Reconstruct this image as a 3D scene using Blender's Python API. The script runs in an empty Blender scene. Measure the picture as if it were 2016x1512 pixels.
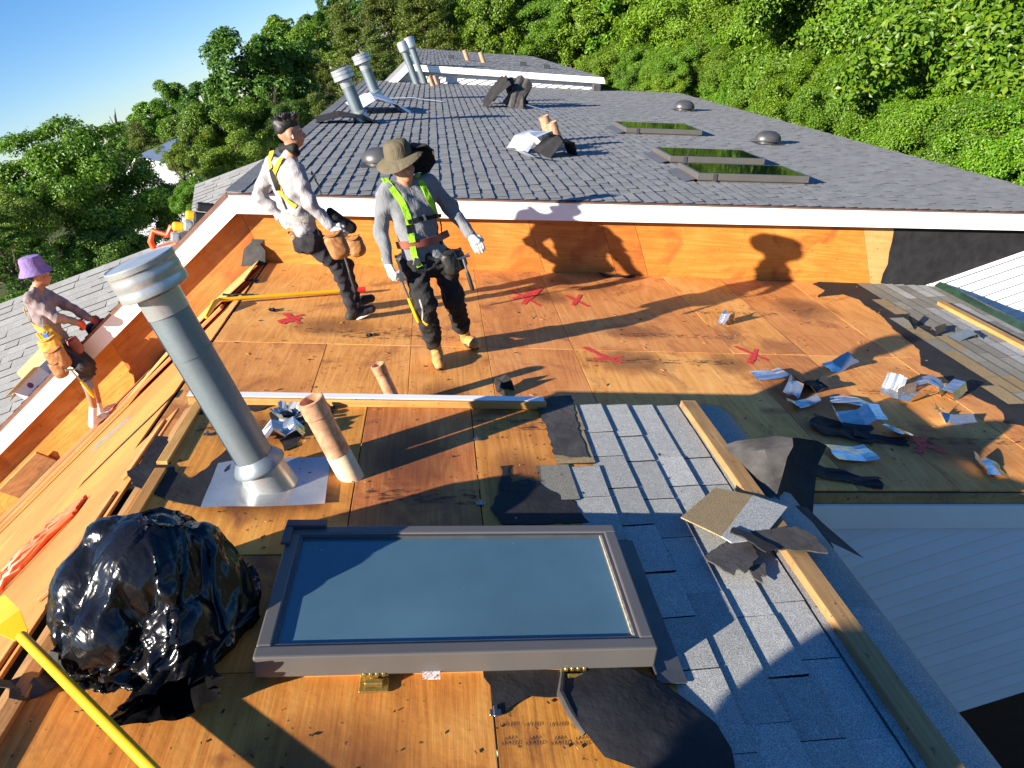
import bpy, bmesh, math, random
import numpy as np
from mathutils import Vector, Matrix, Euler, noise as mnoise

random.seed(7)
RNG = np.random.default_rng(7)
scene = bpy.context.scene
COL = scene.collection

# ---------------------------------------------------------------- camera
# x right (down the right-hand roof slope), y along the ridges, z up; metres,
# measured from the photographer's eye.
CAM_ROT = ((0.94234104, 0.32988699, 0.05628440),
           (-0.09799883, 0.43283461, -0.89613081),
           (-0.31998373, 0.83894504, 0.44020636))
FPX = 1459.4
cam_data = bpy.data.cameras.new('camera')
cam_data.sensor_width = 36.0
cam_data.lens = FPX / 2016.0 * 36.0
cam_data.clip_start = 0.05
cam_data.clip_end = 3000.0
cam = bpy.data.objects.new('camera', cam_data)
cam.matrix_world = Matrix([list(r) + [0.0] for r in CAM_ROT] + [[0, 0, 0, 1]])
COL.objects.link(cam)
scene.camera = cam

# ---------------------------------------------------------------- sky and sun
SUN_EL, SUN_AZ = math.radians(32.3), math.radians(36.5)   # az: direction the light travels, from +x towards +y
SUN_DIR = Vector((math.cos(SUN_EL) * math.cos(SUN_AZ), math.cos(SUN_EL) * math.sin(SUN_AZ), -math.sin(SUN_EL)))
world = bpy.data.worlds.new('World')
scene.world = world
world.use_nodes = True
wn = world.node_tree
bg = wn.nodes['Background']
sky = wn.nodes.new('ShaderNodeTexSky')
sky.sky_type = 'NISHITA'
sky.sun_disc = False
sky.sun_elevation = SUN_EL
# the sky's sun sits at rotation 0 = +y, turning clockwise
to_sun = -SUN_DIR
sky.sun_rotation = math.atan2(to_sun.x, to_sun.y)
sky.air_density = 1.0
sky.dust_density = 0.0
sky.ozone_density = 4.0
bg.inputs['Strength'].default_value = 0.05
hs_ = wn.nodes.new('ShaderNodeHueSaturation')
hs_.inputs['Saturation'].default_value = 1.25
tint = wn.nodes.new('ShaderNodeMix'); tint.data_type = 'RGBA'; tint.blend_type = 'MULTIPLY'; tint.inputs[0].default_value = 1.0
tint.inputs[7].default_value = (0.87, 0.93, 1.10, 1)          # clear-air blue of the photograph
wn.links.new(sky.outputs[0], hs_.inputs['Color'])
wn.links.new(hs_.outputs[0], tint.inputs[6])
wn.links.new(tint.outputs[2], bg.inputs['Color'])

sun_data = bpy.data.lights.new('sun', 'SUN')
sun_data.energy = 5.0
sun_data.angle = math.radians(0.5)
sun_data.color = (1.0, 0.90, 0.74)
sun = bpy.data.objects.new('sun', sun_data)
sun.rotation_euler = SUN_DIR.to_track_quat('-Z', 'Y').to_euler()
sun.location = (-20, -20, 20)
COL.objects.link(sun)

scene.view_settings.view_transform = 'Standard'
scene.view_settings.look = 'None'
scene.view_settings.exposure = 1.58
scene.view_settings.gamma = 1.0
scene.view_settings.use_curve_mapping = False

# ---------------------------------------------------------------- geometry of the place
SL = 5.0 / 12.0                    # roof pitch 5 in 12
TH = math.atan(SL)
CT, ST = math.cos(TH), math.sin(TH)
ZN, ZM, ZF = -2.03, -2.65, -1.76   # height of the near, middle and far right slopes where x = 0
XN, XR = -1.88, -2.55              # ridge lines: near house, middle and far house
Y0, YW = 3.668, 8.096              # house steps: near/middle, middle/far
GROUND = -9.0

_R = np.array(CAM_ROT)
def ray(u, v):
    return _R @ np.array([u - 1008.0, 756.0 - v, -FPX])
def hit(u, v, n, d):
    r = ray(u, v); return Vector(r * (d / (np.array(n) @ r)))
def onr(u, v, z0):                 # point of the right slope seen at a place of the photograph
    return hit(u, v, (SL, 0, 1), z0)
def ony(u, v, y):
    return hit(u, v, (0, 1, 0), y)
SLF = 0.39                         # the far roof is laid a little flatter
THF = math.atan(SLF); CTF, STF = math.cos(THF), math.sin(THF)
def zr(x, z0): return z0 - (SLF if z0 == ZF else SL) * x  # right slope
def zl(x, z0, xr): return zr(xr, z0) + SL * (x - xr)      # left slope
def rot_r(z0): return (0.0, THF if z0 == ZF else TH, 0.0)
def P(x, y, z0, h=0.0):            # point on right slope lifted h along its normal
    sn, cs = (STF, CTF) if z0 == ZF else (ST, CT)
    return Vector((x + h * sn, y, zr(x, z0) + h * cs))
def PL(x, y, z0, xr, h=0.0):
    return Vector((x - h * ST, y, zl(x, z0, xr) + h * CT))
RR = (0.0, TH, 0.0)
RL = (0.0, -TH, 0.0)

# ---------------------------------------------------------------- building helpers
def obj(name, me, parent=None, loc=(0, 0, 0), rot=(0, 0, 0), scale=None):
    o = bpy.data.objects.new(name, me)
    COL.objects.link(o)
    o.location = loc
    o.rotation_euler = rot
    if scale: o.scale = scale
    if parent is not None:
        o.parent = parent
    return o
def tag(o, label=None, cat=None, group=None, kind=None):
    if label: o['label'] = label
    if cat: o['category'] = cat
    if group: o['group'] = group
    if kind: o['kind'] = kind
    return o
def thing(name, label, cat, loc=(0, 0, 0), rot=(0, 0, 0), group=None):
    o = bpy.data.objects.new(name, None)
    COL.objects.link(o)
    o.location = loc
    o.rotation_euler = rot
    o.empty_display_size = 0.1
    return tag(o, label, cat, group)
def mesh(name, verts, faces, mat, smooth=False, autosmooth=None):
    me = bpy.data.meshes.new(name)
    me.from_pydata([tuple(v) for v in verts], [], faces)
    me.materials.append(mat)
    if smooth:
        me.polygons.foreach_set('use_smooth', [True] * len(me.polygons))
        if autosmooth:
            me.set_sharp_from_angle(angle=math.radians(autosmooth))
    me.update()
    return me
BOXF = [(0, 3, 2, 1), (4, 5, 6, 7), (0, 1, 5, 4), (1, 2, 6, 5), (2, 3, 7, 6), (3, 0, 4, 7)]
def boxv(x0, x1, y0, y1, z0, z1):
    return [(x0, y0, z0), (x1, y0, z0), (x1, y1, z0), (x0, y1, z0), (x0, y0, z1), (x1, y0, z1), (x1, y1, z1), (x0, y1, z1)]
class MB:
    """collects verts and faces of one piece"""
    def __init__(s): s.v = []; s.f = []
    def add(s, v, f, M=None):
        k = len(s.v)
        s.v += [tuple(M @ Vector(p)) for p in v] if M is not None else [tuple(p) for p in v]
        s.f += [tuple(i + k for i in q) for q in f]
        return s
    def box(s, x0, x1, y0, y1, z0, z1, M=None): return s.add(boxv(x0, x1, y0, y1, z0, z1), BOXF, M)
    def tube(s, pts, r, n=10, cap=True):
        pts = [Vector(p) for p in pts]
        rr = r if isinstance(r, (list, tuple)) else [r] * len(pts)
        k = len(s.v); up = None
        for i, p in enumerate(pts):
            d = (pts[min(i + 1, len(pts) - 1)] - pts[max(i - 1, 0)]).normalized()
            if up is None:
                up = Vector((0, 0, 1)) if abs(d.z) < 0.9 else Vector((1, 0, 0))
            a = d.cross(up)
            if a.length < 1e-5: a = d.orthogonal()
            a.normalize(); b = a.cross(d).normalized(); up = b
            for j in range(n):
                t = 2 * math.pi * j / n
                s.v.append(tuple(p + (a * math.cos(t) + b * math.sin(t)) * rr[i]))
        for i in range(len(pts) - 1):
            for j in range(n):
                s.f.append((k + i * n + j, k + i * n + (j + 1) % n, k + (i + 1) * n + (j + 1) % n, k + (i + 1) * n + j))
        if cap:
            s.f.append(tuple(k + j for j in range(n))[::-1])
            s.f.append(tuple(k + (len(pts) - 1) * n + j for j in range(n)))
        return s
    def lathe(s, prof, n=24, M=None, cap0=False, cap1=False):
        v = []; f = []
        for (r, z) in prof:
            for j in range(n):
                t = 2 * math.pi * j / n
                v.append((r * math.cos(t), r * math.sin(t), z))
        for i in range(len(prof) - 1):
            for j in range(n):
                f.append((i * n + j, i * n + (j + 1) % n, (i + 1) * n + (j + 1) % n, (i + 1) * n + j))
        if cap0: f.append(tuple(range(n))[::-1])
        if cap1: f.append(tuple((len(prof) - 1) * n + j for j in range(n)))
        return s.add(v, f, M)
    def poly(s, pts, t, M=None):
        """flat outline in x,y given thickness t (top at z = t)"""
        n = len(pts)
        a = sum(pts[i][0] * pts[(i + 1) % n][1] - pts[(i + 1) % n][0] * pts[i][1] for i in range(n))
        if a < 0: pts = pts[::-1]
        v = [(x, y, 0) for x, y in pts] + [(x, y, t) for x, y in pts]
        f = [tuple(range(n))[::-1], tuple(range(n, 2 * n))] + [(i, (i + 1) % n, n + (i + 1) % n, n + i) for i in range(n)]
        return s.add(v, f, M)
    def mesh(s, name, mat, smooth=False, autosmooth=40): return mesh(name, s.v, s.f, mat, smooth, autosmooth if smooth else None)
def bevelled(me, w=0.004, seg=1):
    bm = bmesh.new(); bm.from_mesh(me)
    bmesh.ops.bevel(bm, geom=list(bm.edges), offset=w, segments=seg, profile=0.5, affect='EDGES', clamp_overlap=True)
    bm.to_mesh(me); bm.free()
    return me
def boxmesh(name, sx, sy, sz, mat, bev=0.0):
    me = mesh(name, boxv(-sx / 2, sx / 2, -sy / 2, sy / 2, 0, sz), BOXF, mat)
    return bevelled(me, bev) if bev else me
def npmesh(name, V, F, mat, smooth=True, mat2=None, pat=None):
    me = bpy.data.meshes.new(name)
    V = np.asarray(V, dtype=np.float32); F = np.asarray(F, dtype=np.int32)
    me.vertices.add(len(V)); me.vertices.foreach_set('co', V.ravel())
    k = F.shape[1]
    me.loops.add(F.size); me.loops.foreach_set('vertex_index', F.ravel())
    me.polygons.add(len(F))
    me.polygons.foreach_set('loop_start', np.arange(0, F.size, k, dtype=np.int32))
    me.polygons.foreach_set('loop_total', np.full(len(F), k, dtype=np.int32))
    me.polygons.foreach_set('use_smooth', np.full(len(F), smooth, dtype=bool))
    me.materials.append(mat)
    if mat2 is not None:
        me.materials.append(mat2); me.polygons.foreach_set('material_index', np.resize(np.array(pat, dtype=np.int32), len(F)))
    me.update(calc_edges=True); me.validate()
    return me
def torn(x0, x1, y0, y1, rough=0.03, step=0.06, seed=0, sides='0123'):
    """rectangle outline with torn sides (0 bottom, 1 right, 2 top, 3 left)"""
    r = random.Random(seed); out = []
    cs = [(x0, y0), (x1, y0), (x1, y1), (x0, y1)]
    for k in range(4):
        a, b = Vector(cs[k]), Vector(cs[(k + 1) % 4])
        L = (b - a).length; n = max(1, int(L / step)) if str(k) in sides else 1
        nrm = Vector(((b - a).y, -(b - a).x)).normalized()
        for i in range(n):
            q = a + (b - a) * (i / n)
            if i: q = q + nrm * r.uniform(-rough, rough) + (b - a).normalized() * r.uniform(-.3, .3) * step
            out.append((q.x, q.y))
    return out

# ---------------------------------------------------------------- materials
class NT:
    def __init__(s, name, rough=0.7, metal=0.0, spec=0.5):
        s.m = bpy.data.materials.new(name); s.m.use_nodes = True
        s.t = s.m.node_tree; s.b = s.t.nodes['Principled BSDF']
        s.b.inputs['Roughness'].default_value = rough
        s.b.inputs['Metallic'].default_value = metal
        s.b.inputs['Specular IOR Level'].default_value = spec
    def n(s, typ, ins=None, **props):
        nd = s.t.nodes.new('ShaderNode' + typ)
        for k, v in props.items(): setattr(nd, k, v)
        if ins:
            for k, v in ins.items():
                sock = nd.inputs[k]
                if isinstance(v, bpy.types.NodeSocket): s.t.links.new(v, sock)
                else: sock.default_value = v
        return nd
    def set(s, inp, v):
        if isinstance(v, bpy.types.NodeSocket): s.t.links.new(v, s.b.inputs[inp])
        else: s.b.inputs[inp].default_value = v
    def ramp(s, fac, stops, interp='LINEAR'):
        r = s.n('ValToRGB', {'Fac': fac}); r.color_ramp.interpolation = interp
        e = r.color_ramp.elements
        while len(e) < len(stops): e.new(0.5)
        for i, (p, c) in enumerate(stops):
            e[i].position = p; e[i].color = tuple(c) + (1,) if len(c) == 3 else c
        return r.outputs['Color']
    def mix(s, fac, a, b, mode='MIX'):
        x = s.n('Mix', data_type='RGBA', blend_type=mode)
        for k, v in ((0, fac), (6, a), (7, b)):
            if isinstance(v, bpy.types.NodeSocket): s.t.links.new(v, x.inputs[k])
            else: x.inputs[k].default_value = v if k == 0 else (tuple(v) + (1,) if len(v) == 3 else v)
        return x.outputs[2]
    def math(s, op, a, b=0.0, clamp=False):
        x = s.n('Math', {0: a, 1: b}, operation=op, use_clamp=clamp); return x.outputs[0]
    def coord(s, kind='Object', scale=(1, 1, 1), rnd=0.0):
        c = s.n('TexCoord').outputs[kind]
        if rnd:
            r = s.n('ObjectInfo').outputs['Random']
            rr = s.math('MULTIPLY', r, rnd)
            c = s.n('VectorMath', {0: c, 1: s.n('CombineXYZ', {0: rr, 1: s.math('MULTIPLY', rr, 1.7), 2: s.math('MULTIPLY', rr, 0.6)}).outputs[0]}, operation='ADD').outputs[0]
        return s.n('Mapping', {'Vector': c, 'Scale': scale}).outputs[0]
    def noise(s, vec, scale=5.0, detail=3.0, rough=0.55, dist=0.0):
        return s.n('TexNoise', {'Vector': vec, 'Scale': scale, 'Detail': detail, 'Roughness': rough, 'Distortion': dist}).outputs['Fac']
    def bump(s, h, strength=0.3, dist=0.01):
        s.set('Normal', s.n('Bump', {'Height': h, 'Strength': strength, 'Distance': dist}).outputs[0])
    def rnd(s): return s.n('ObjectInfo').outputs['Random']
    def island(s): return s.n('NewGeometry').outputs['Random Per Island']

def srgb(r, g, b):
    f = lambda c: (c / 255 / 12.92) if c <= 10 else ((c / 255 + 0.055) / 1.055) ** 2.4
    return (f(r), f(g), f(b))

def plywood(name, c_dark, c_mid, c_light, along='Y', stain=0.5, stain_col=(0.09, 0.045, 0.03), var=0.25):
    t = NT(name, 0.62, spec=0.35)
    sc = (1, 0.12, 1) if along == 'Y' else (0.12, 1, 1)
    sf = (1, 0.035, 1) if along == 'Y' else (0.035, 1, 1)
    g = t.coord('Object', sc, 31.0)
    f = t.coord('Object', sf, 31.0)
    o = t.coord('Object', (1, 1, 1), 31.0)
    big = t.noise(g, 2.6, 2, 0.5, 0.6)
    rings = t.math('FRACT', t.math('MULTIPLY', big, 14.0))
    rings = t.math('ABSOLUTE', t.math('SUBTRACT', rings, 0.5))
    fine = t.noise(f, 75.0, 4, 0.7)
    blot = t.noise(o, 1.3, 4, 0.6)
    h = t.math('ADD', t.math('MULTIPLY', rings, 0.34), t.math('MULTIPLY', fine, 0.70))
    h = t.math('ADD', t.math('MULTIPLY', h, 0.62), t.math('MULTIPLY', blot, 0.55))
    col = t.ramp(h, [(0.30, c_dark), (0.55, c_mid), (0.78, c_light)])
    # per-sheet tone
    hv = t.n('HueSaturation', {'Color': col, 'Hue': t.math('ADD', 0.49, t.math('MULTIPLY', t.rnd(), 0.018)), 'Value': t.math('ADD', 1.0 - var * .6, t.math('MULTIPLY', t.rnd(), var)), 'Saturation': 1.0}).outputs[0]
    st = t.noise(o, 1.7, 5, 0.62, 0.8)
    sm = t.math('MULTIPLY', t.ramp(st, [(0.54, (0, 0, 0)), (0.66, (1, 1, 1))]), stain)
    col = t.mix(sm, hv, stain_col)
    # knots, nail dents and dark flecks
    fl = t.noise(o, 34.0, 2, 0.5)
    col = t.mix(t.math('MULTIPLY', t.ramp(fl, [(0.69, (0, 0, 0)), (0.73, (1, 1, 1))]), 0.75), col, (0.05, 0.025, 0.012))
    sc2 = t.noise(t.coord('Object', (1.0, 0.25, 1) if along != 'Y' else (0.25, 1.0, 1), 17.0), 55.0, 2, 0.6, 1.5)
    col = t.mix(t.math('MULTIPLY', t.ramp(sc2, [(0.70, (0, 0, 0)), (0.76, (1, 1, 1))]), 0.35), col, (0.62, 0.42, 0.22))
    t.set('Base Color', col)
    t.set('Roughness', t.math('ADD', 0.5, t.math('MULTIPLY', fine, 0.3)))
    t.bump(t.math('ADD', h, t.math('MULTIPLY', fl, 0.5)), 0.35, 0.006)
    return t.m

def simple(name, col, rough=0.6, metal=0.0, nscale=8.0, var=0.25, bump=0.0, bscale=60.0, bdist=0.003, spec=0.5, coord='Object', rndvar=0.0):
    t = NT(name, rough, metal, spec)
    o = t.coord(coord, (1, 1, 1), 13.0)
    n = t.noise(o, nscale, 4, 0.6)
    lo = tuple(c * (1 - var) for c in col); hi = tuple(min(1, c * (1 + var)) for c in col)
    c = t.ramp(n, [(0.3, lo), (0.7, hi)])
    if rndvar:
        c = t.n('HueSaturation', {'Color': c, 'Value': t.math('ADD', 1 - rndvar / 2, t.math('MULTIPLY', t.rnd(), rndvar))}).outputs[0]
    t.set('Base Color', c)
    if bump: t.bump(t.noise(o, bscale, 3, 0.6), bump, bdist)
    return t.m

def shingle_mat(name, lo, hi, speck=0.5, var=0.5):
    t = NT(name, 0.9, spec=0.2)
    o = t.coord('Object', (1, 1, 1), 23.0)
    gr = t.noise(o, 260.0, 2, 0.85)
    md = t.noise(o, 28.0, 3, 0.6)
    col = t.mix(t.ramp(gr, [(0.40, (0, 0, 0)), (0.62, (1, 1, 1))]), lo, hi)
    isl = t.math('FRACT', t.math('ADD', t.island(), t.rnd()))
    val = t.math('ADD', 1 - var / 2, t.math('MULTIPLY', isl, var))
    val = t.math('MULTIPLY', val, t.math('ADD', 0.8, t.math('MULTIPLY', md, 0.4)))
    col = t.n('HueSaturation', {'Color': col, 'Value': val}).outputs[0]
    t.set('Base Color', col)
    t.bump(gr, 0.6, 0.002)
    return t.m

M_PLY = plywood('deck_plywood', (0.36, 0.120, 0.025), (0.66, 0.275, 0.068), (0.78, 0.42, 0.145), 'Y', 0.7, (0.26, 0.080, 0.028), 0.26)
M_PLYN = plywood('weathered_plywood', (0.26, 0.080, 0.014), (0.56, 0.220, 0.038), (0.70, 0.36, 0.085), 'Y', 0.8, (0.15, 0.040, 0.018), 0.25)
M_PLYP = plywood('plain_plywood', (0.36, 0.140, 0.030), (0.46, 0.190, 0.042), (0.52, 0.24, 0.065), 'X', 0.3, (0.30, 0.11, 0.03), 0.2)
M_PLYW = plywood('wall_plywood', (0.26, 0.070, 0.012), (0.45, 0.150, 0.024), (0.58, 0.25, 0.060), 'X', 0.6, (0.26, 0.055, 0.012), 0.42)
M_PLYL = plywood('pale_plywood', (0.34, 0.18, 0.06), (0.52, 0.28, 0.10), (0.62, 0.38, 0.16), 'X', 0.25, (0.34, 0.16, 0.05), 0.15)
M_LUM = plywood('lumber', (0.26, 0.12, 0.035), (0.44, 0.22, 0.065), (0.56, 0.32, 0.12), 'Y', 0.35, (0.15, 0.075, 0.03), 0.25)
M_LUMX = plywood('lumber_cross', (0.26, 0.12, 0.035), (0.44, 0.22, 0.065), (0.56, 0.32, 0.12), 'X', 0.35, (0.15, 0.075, 0.03), 0.25)
M_OLDLUM = plywood('old_lumber', (0.16, 0.085, 0.035), (0.32, 0.18, 0.075), (0.46, 0.29, 0.13), 'Y', 0.55, (0.10, 0.065, 0.04), 0.1)
M_OLDLUMX = plywood('old_lumber_cross', (0.16, 0.085, 0.035), (0.32, 0.18, 0.075), (0.46, 0.29, 0.13), 'X', 0.55, (0.10, 0.065, 0.04), 0.1)
M_TRIM = plywood('stained_trim', (0.34, 0.10, 0.03), (0.50, 0.17, 0.055), (0.58, 0.24, 0.09), 'X', 0.1, (0.25, 0.07, 0.02), 0.1)
M_SHN = shingle_mat('grey_shingle', (0.16, 0.165, 0.165), (0.46, 0.47, 0.455), 0.5, 0.36)
M_SHF = shingle_mat('charcoal_shingle', (0.130, 0.134, 0.138), (0.30, 0.305, 0.312), 0.4, 0.18)
M_SHO = shingle_mat('old_shingle', (0.10, 0.095, 0.08), (0.30, 0.29, 0.25), 0.5, 0.35)
M_SHT = shingle_mat('tan_shingle_back', (0.12, 0.085, 0.045), (0.40, 0.30, 0.17), 0.5, 0.2)
M_BUTT = simple('asphalt_edge', (0.022, 0.022, 0.024), 0.95, 0, 40, 0.4, spec=.1)
M_FELT = simple('roofing_felt', (0.016, 0.016, 0.019), 0.75, 0, 6, 0.4, 0.5, 18.0, 0.01, 0.3)
M_FELTG = simple('worn_felt', (0.055, 0.052, 0.052), 0.85, 0, 9, 0.4, 0.5, 30.0, 0.006, 0.3)
M_WHITE = simple('white_paint', (0.80, 0.80, 0.79), 0.35, 0, 3, 0.04, 0.05, 30.0)
M_SIDING = simple('white_vinyl', (0.68, 0.71, 0.74), 0.42, 0, 1.2, 0.07, 0.04, 25.0)
M_DRIP = simple('brown_drip_edge', (0.20, 0.10, 0.075), 0.45, 0.2)
M_DARKBROWN = simple('dark_brown_wall', (0.035, 0.016, 0.012), 0.7)
M_COPPER = simple('copper', (0.60, 0.33, 0.20), 0.42, 0.35, 26.0, 0.35, 0.1, 60.0)
M_COPPERL = simple('pale_copper', (0.66, 0.50, 0.33), 0.5, 0.1, 18.0, 0.15)
M_ALU = simple('aluminium_flashing', (0.66, 0.66, 0.65), 0.27, 0.92, 9.0, 0.14, 0.35, 9.0, 0.012)
M_PALEM = simple('pale_flashing', (0.58, 0.62, 0.68), 0.45, 0.35, 5.0, 0.12, 0.2, 9.0, 0.01)
M_PLYR = plywood('red_stained_plywood', (0.20, 0.050, 0.016), (0.44, 0.140, 0.036), (0.60, 0.27, 0.080), 'Y', 0.95, (0.12, 0.026, 0.020), 0.1)
M_GREYMETAL = simple('skylight_frame_grey', (0.115, 0.108, 0.105), 0.45, 0.25, 3.0, 0.08)
M_DKMETAL = simple('dark_grey_metal', (0.07, 0.07, 0.075), 0.4, 0.3)
M_BRASS = simple('brass_plated_steel', (0.55, 0.40, 0.13), 0.35, 0.9, 40, 0.3)
M_YEL = simple('yellow_fibreglass', (0.80, 0.42, 0.01), 0.35, 0, 5, 0.08)
M_RED = simple('red_plastic', (0.60, 0.03, 0.025), 0.4)
M_ORANGE = simple('orange_plastic', (0.80, 0.09, 0.015), 0.45, 0, 20, 0.15)
M_BLACKP = simple('black_plastic', (0.012, 0.012, 0.013), 0.4)
M_STEEL = simple('steel', (0.30, 0.30, 0.31), 0.35, 1.0)
M_GREEN = simple('green_tarp', (0.014, 0.040, 0.026), 0.5, 0, 12, 0.4, 0.4, 20, 0.01)
t = NT('red_spray_paint', .7)
_o = t.coord('Object'); _n = t.noise(_o, 45.0, 4, .7)
t.set('Base Color', t.ramp(_n, [(.3, (.50, .02, .02)), (.7, (.74, .05, .045))]))
t.set('Alpha', t.ramp(_n, [(.34, (.15, .15, .15)), (.46, (1, 1, 1))]))
M_REDPAINT = t.m
t = NT('tar_scuff', .8)
_o = t.coord('Object', (.35, 1, 1), 5.0); _n = t.noise(_o, 38.0, 5, .75)
t.set('Base Color', (.03, .022, .02, 1)); t.set('Alpha', t.ramp(_n, [(.50, (0, 0, 0)), (.62, (.75, .75, .75))]))
M_TAR = t.m
t = NT('water_stain', .7)
_o = t.coord('Object', (1, 1, 1), 5.0); _n = t.noise(_o, 2.4, 5, .7)
_g = t.n('TexGradient', {'Vector': t.n('Mapping', {'Vector': t.n('TexCoord').outputs['Generated'], 'Location': (-1, -1, 0), 'Scale': (2, 2, 0)}).outputs[0]}, gradient_type='SPHERICAL').outputs['Fac']
t.set('Base Color', (.14, .045, .022, 1)); t.set('Alpha', t.math('MULTIPLY', t.ramp(t.math('MULTIPLY', t.math('ADD', _n, .15), _g), [(.12, (0, 0, 0)), (.46, (1, 1, 1))]), .42))
M_STAIN = t.m
M_BROWNB = simple('brown_bottom_dirt', (0.30, 0.25, 0.19), 0.9, 0, 60, 0.4)

def galv(name='galvanised_steel', base=(0.20, 0.245, 0.275), rough=.46, rustk=.35):
    t = NT(name, rough, 0.6)
    o = t.coord('Object', (1, 1, 1), 9.0)
    v = t.n('TexVoronoi', {'Vector': o, 'Scale': 120.0}).outputs['Color']
    vv = t.n('SeparateColor', {0: v}).outputs[0]
    n = t.noise(t.coord('Object', (1, 1, 0.18), 9.0), 5.0, 4, 0.6)
    col = t.ramp(t.math('ADD', t.math('MULTIPLY', vv, 0.14), t.math('MULTIPLY', n, 0.8)), [(0.25, tuple(c * .84 for c in base)), (0.7, tuple(c * 1.16 for c in base))])
    rust = t.ramp(t.noise(o, 4.0, 5, 0.65), [(0.68, (0, 0, 0)), (0.78, (1, 1, 1))])
    col = t.mix(t.math('MULTIPLY', rust, rustk), col, (0.24, 0.12, 0.05))
    t.set('Base Color', col)
    t.set('Roughness', t.math('ADD', rough - .05, t.math('MULTIPLY', n, 0.14)))
    t.bump(t.noise(o, 3.5, 2, .5), .25, .02)
    return t.m
M_GALV = galv()
M_GALVB = galv('bright_galvanised_steel', (0.46, 0.48, 0.49), .28, .15)

def glass_mat(name, col, rough=0.02):
    t = NT(name, rough, 0, 0.8)
    o = t.coord('Object', (1, 1, 1), 3.0)
    spec = t.ramp(t.noise(o, 120.0, 1, 0.5), [(0.74, (0, 0, 0)), (0.78, (1, 1, 1))])
    dust = t.noise(o, 2.0, 4, 0.6)
    base = t.mix(t.math('MULTIPLY', dust, 0.25), col, tuple(c * 1.6 + 0.02 for c in col))
    t.set('Base Color', t.mix(t.math('MULTIPLY', spec, 0.5), base, (0.5, 0.5, 0.48)))
    t.set('Coat Weight', 1.0); t.set('Coat Roughness', 0.01)
    return t.m
M_GLASS = glass_mat('skylight_glass', (0.028, 0.055, 0.105))
M_GLASSF = glass_mat('far_skylight_glass', (0.006, 0.012, 0.006))
# ================================================================ THE SETTING
def shape_patch(name, pts2, mat, t=0.004, smooth=False):
    return MB().poly(pts2, t).mesh(name, mat)
def roughen(pts, step=.03, amp=.007, seed=1):
    """ragged outline: every side broken into short torn steps"""
    r = random.Random(seed + int(abs(pts[0][0]) * 1e4)); out = []
    for i in range(len(pts)):
        a, b = Vector(pts[i]), Vector(pts[(i + 1) % len(pts)]); d = b - a; n = max(1, int(d.length / step)); q = Vector((-d.y, d.x)).normalized() if d.length else Vector((0, 0))
        for k in range(n):
            p = a + d * (k / n) + (q * r.uniform(-amp, amp) if k else Vector((0, 0))); out.append((p.x, p.y))
    return out
def slope_pts(pix, z0, c=None):
    """photo outline -> slope coordinates (s, y) about its middle, and that middle in the world"""
    W = [onr(u, v, z0) for u, v in pix]
    c = sum(W, Vector()) / len(W)
    return [((w.x - c.x) / CT, w.y - c.y) for w in W], c
def patch(name, pix, z0, mat, h=0.004, t=0.003, parent=None):
    pts, c = slope_pts(pix, z0); pts = roughen(pts)
    o = obj(name, MB().poly(pts, t).mesh(name, mat), parent, c + Vector((ST, 0, CT)) * h - (parent.location if parent else Vector()), RR)
    return o
def part(name, me, parent, loc, rot=(0, 0, 0)):
    return obj(name, me, parent, Vector(loc) - parent.location, rot)
def sheet(parent, x0, x1, y0, y1, z0, mat, left=None, th=0.012, gap=0.0025, lift=0.0, name='plywood_sheet'):
    """one plywood sheet nailed on a slope"""
    s = (x1 - x0) / CT - 2 * gap; w = (y1 - y0) - 2 * gap
    me = boxmesh(name, s, w, th, mat, 0.0015)
    xm, ym = (x0 + x1) / 2, (y0 + y1) / 2
    if left is None: return part(name, me, parent, P(xm, ym, z0, lift - th), RR)
    return part(name, me, parent, PL(xm, ym, z0, left, lift - th), RL)

# ---- ground, hill
def terrain(x, y):
    z = GROUND
    a = max(0.0, x - 9.0)
    z += 5.0 * (1 - math.exp(-a / 22.0)) + 0.10 * min(a, 120.0)
    z += 4.0 * max(0.0, min(1.0, (y - 50) / 60.0)) * max(0.0, min(1.0, (x + 22) / 30.0))
    z += 13.0 * max(0.0, min(1.0, (y - 95) / 160.0)) * max(0.0, min(1.0, (x + 75) / 80.0))
    return z
t = NT('forest_floor', 0.95, spec=0.1)
o_ = t.coord('Object', (1, 1, 1))
g1 = t.noise(o_, 0.25, 5, 0.6); g2 = t.noise(o_, 6.0, 4, 0.7)
t.set('Base Color', t.mix(t.ramp(g1, [(0.4, (0, 0, 0)), (0.6, (1, 1, 1))]), t.ramp(g2, [(0.3, (0.015, 0.03, 0.008)), (0.7, (0.05, 0.09, 0.02))]), t.ramp(g2, [(0.3, (0.03, 0.022, 0.012)), (0.7, (0.09, 0.07, 0.04))])))
t.bump(g2, 0.5, 0.1)
xs = sorted(set(list(range(-1500, -200, 130)) + list(range(-200, 200, 8)) + list(range(200, 1600, 130))))
ys = sorted(set(list(range(-400, -60, 85)) + list(range(-60, 320, 8)) + list(range(320, 2000, 120))))
gv = [(x, y, terrain(x, y) if abs(x) < 300 and y < 400 else terrain(max(-300, min(300, x)), min(y, 400))) for y in ys for x in xs]
nx = len(xs)
gf = [(j * nx + i, j * nx + i + 1, (j + 1) * nx + i + 1, (j + 1) * nx + i) for j in range(len(ys) - 1) for i in range(nx - 1)]
tag(obj('ground', mesh('ground', gv, gf, t.m, True)), kind='structure')

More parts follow.
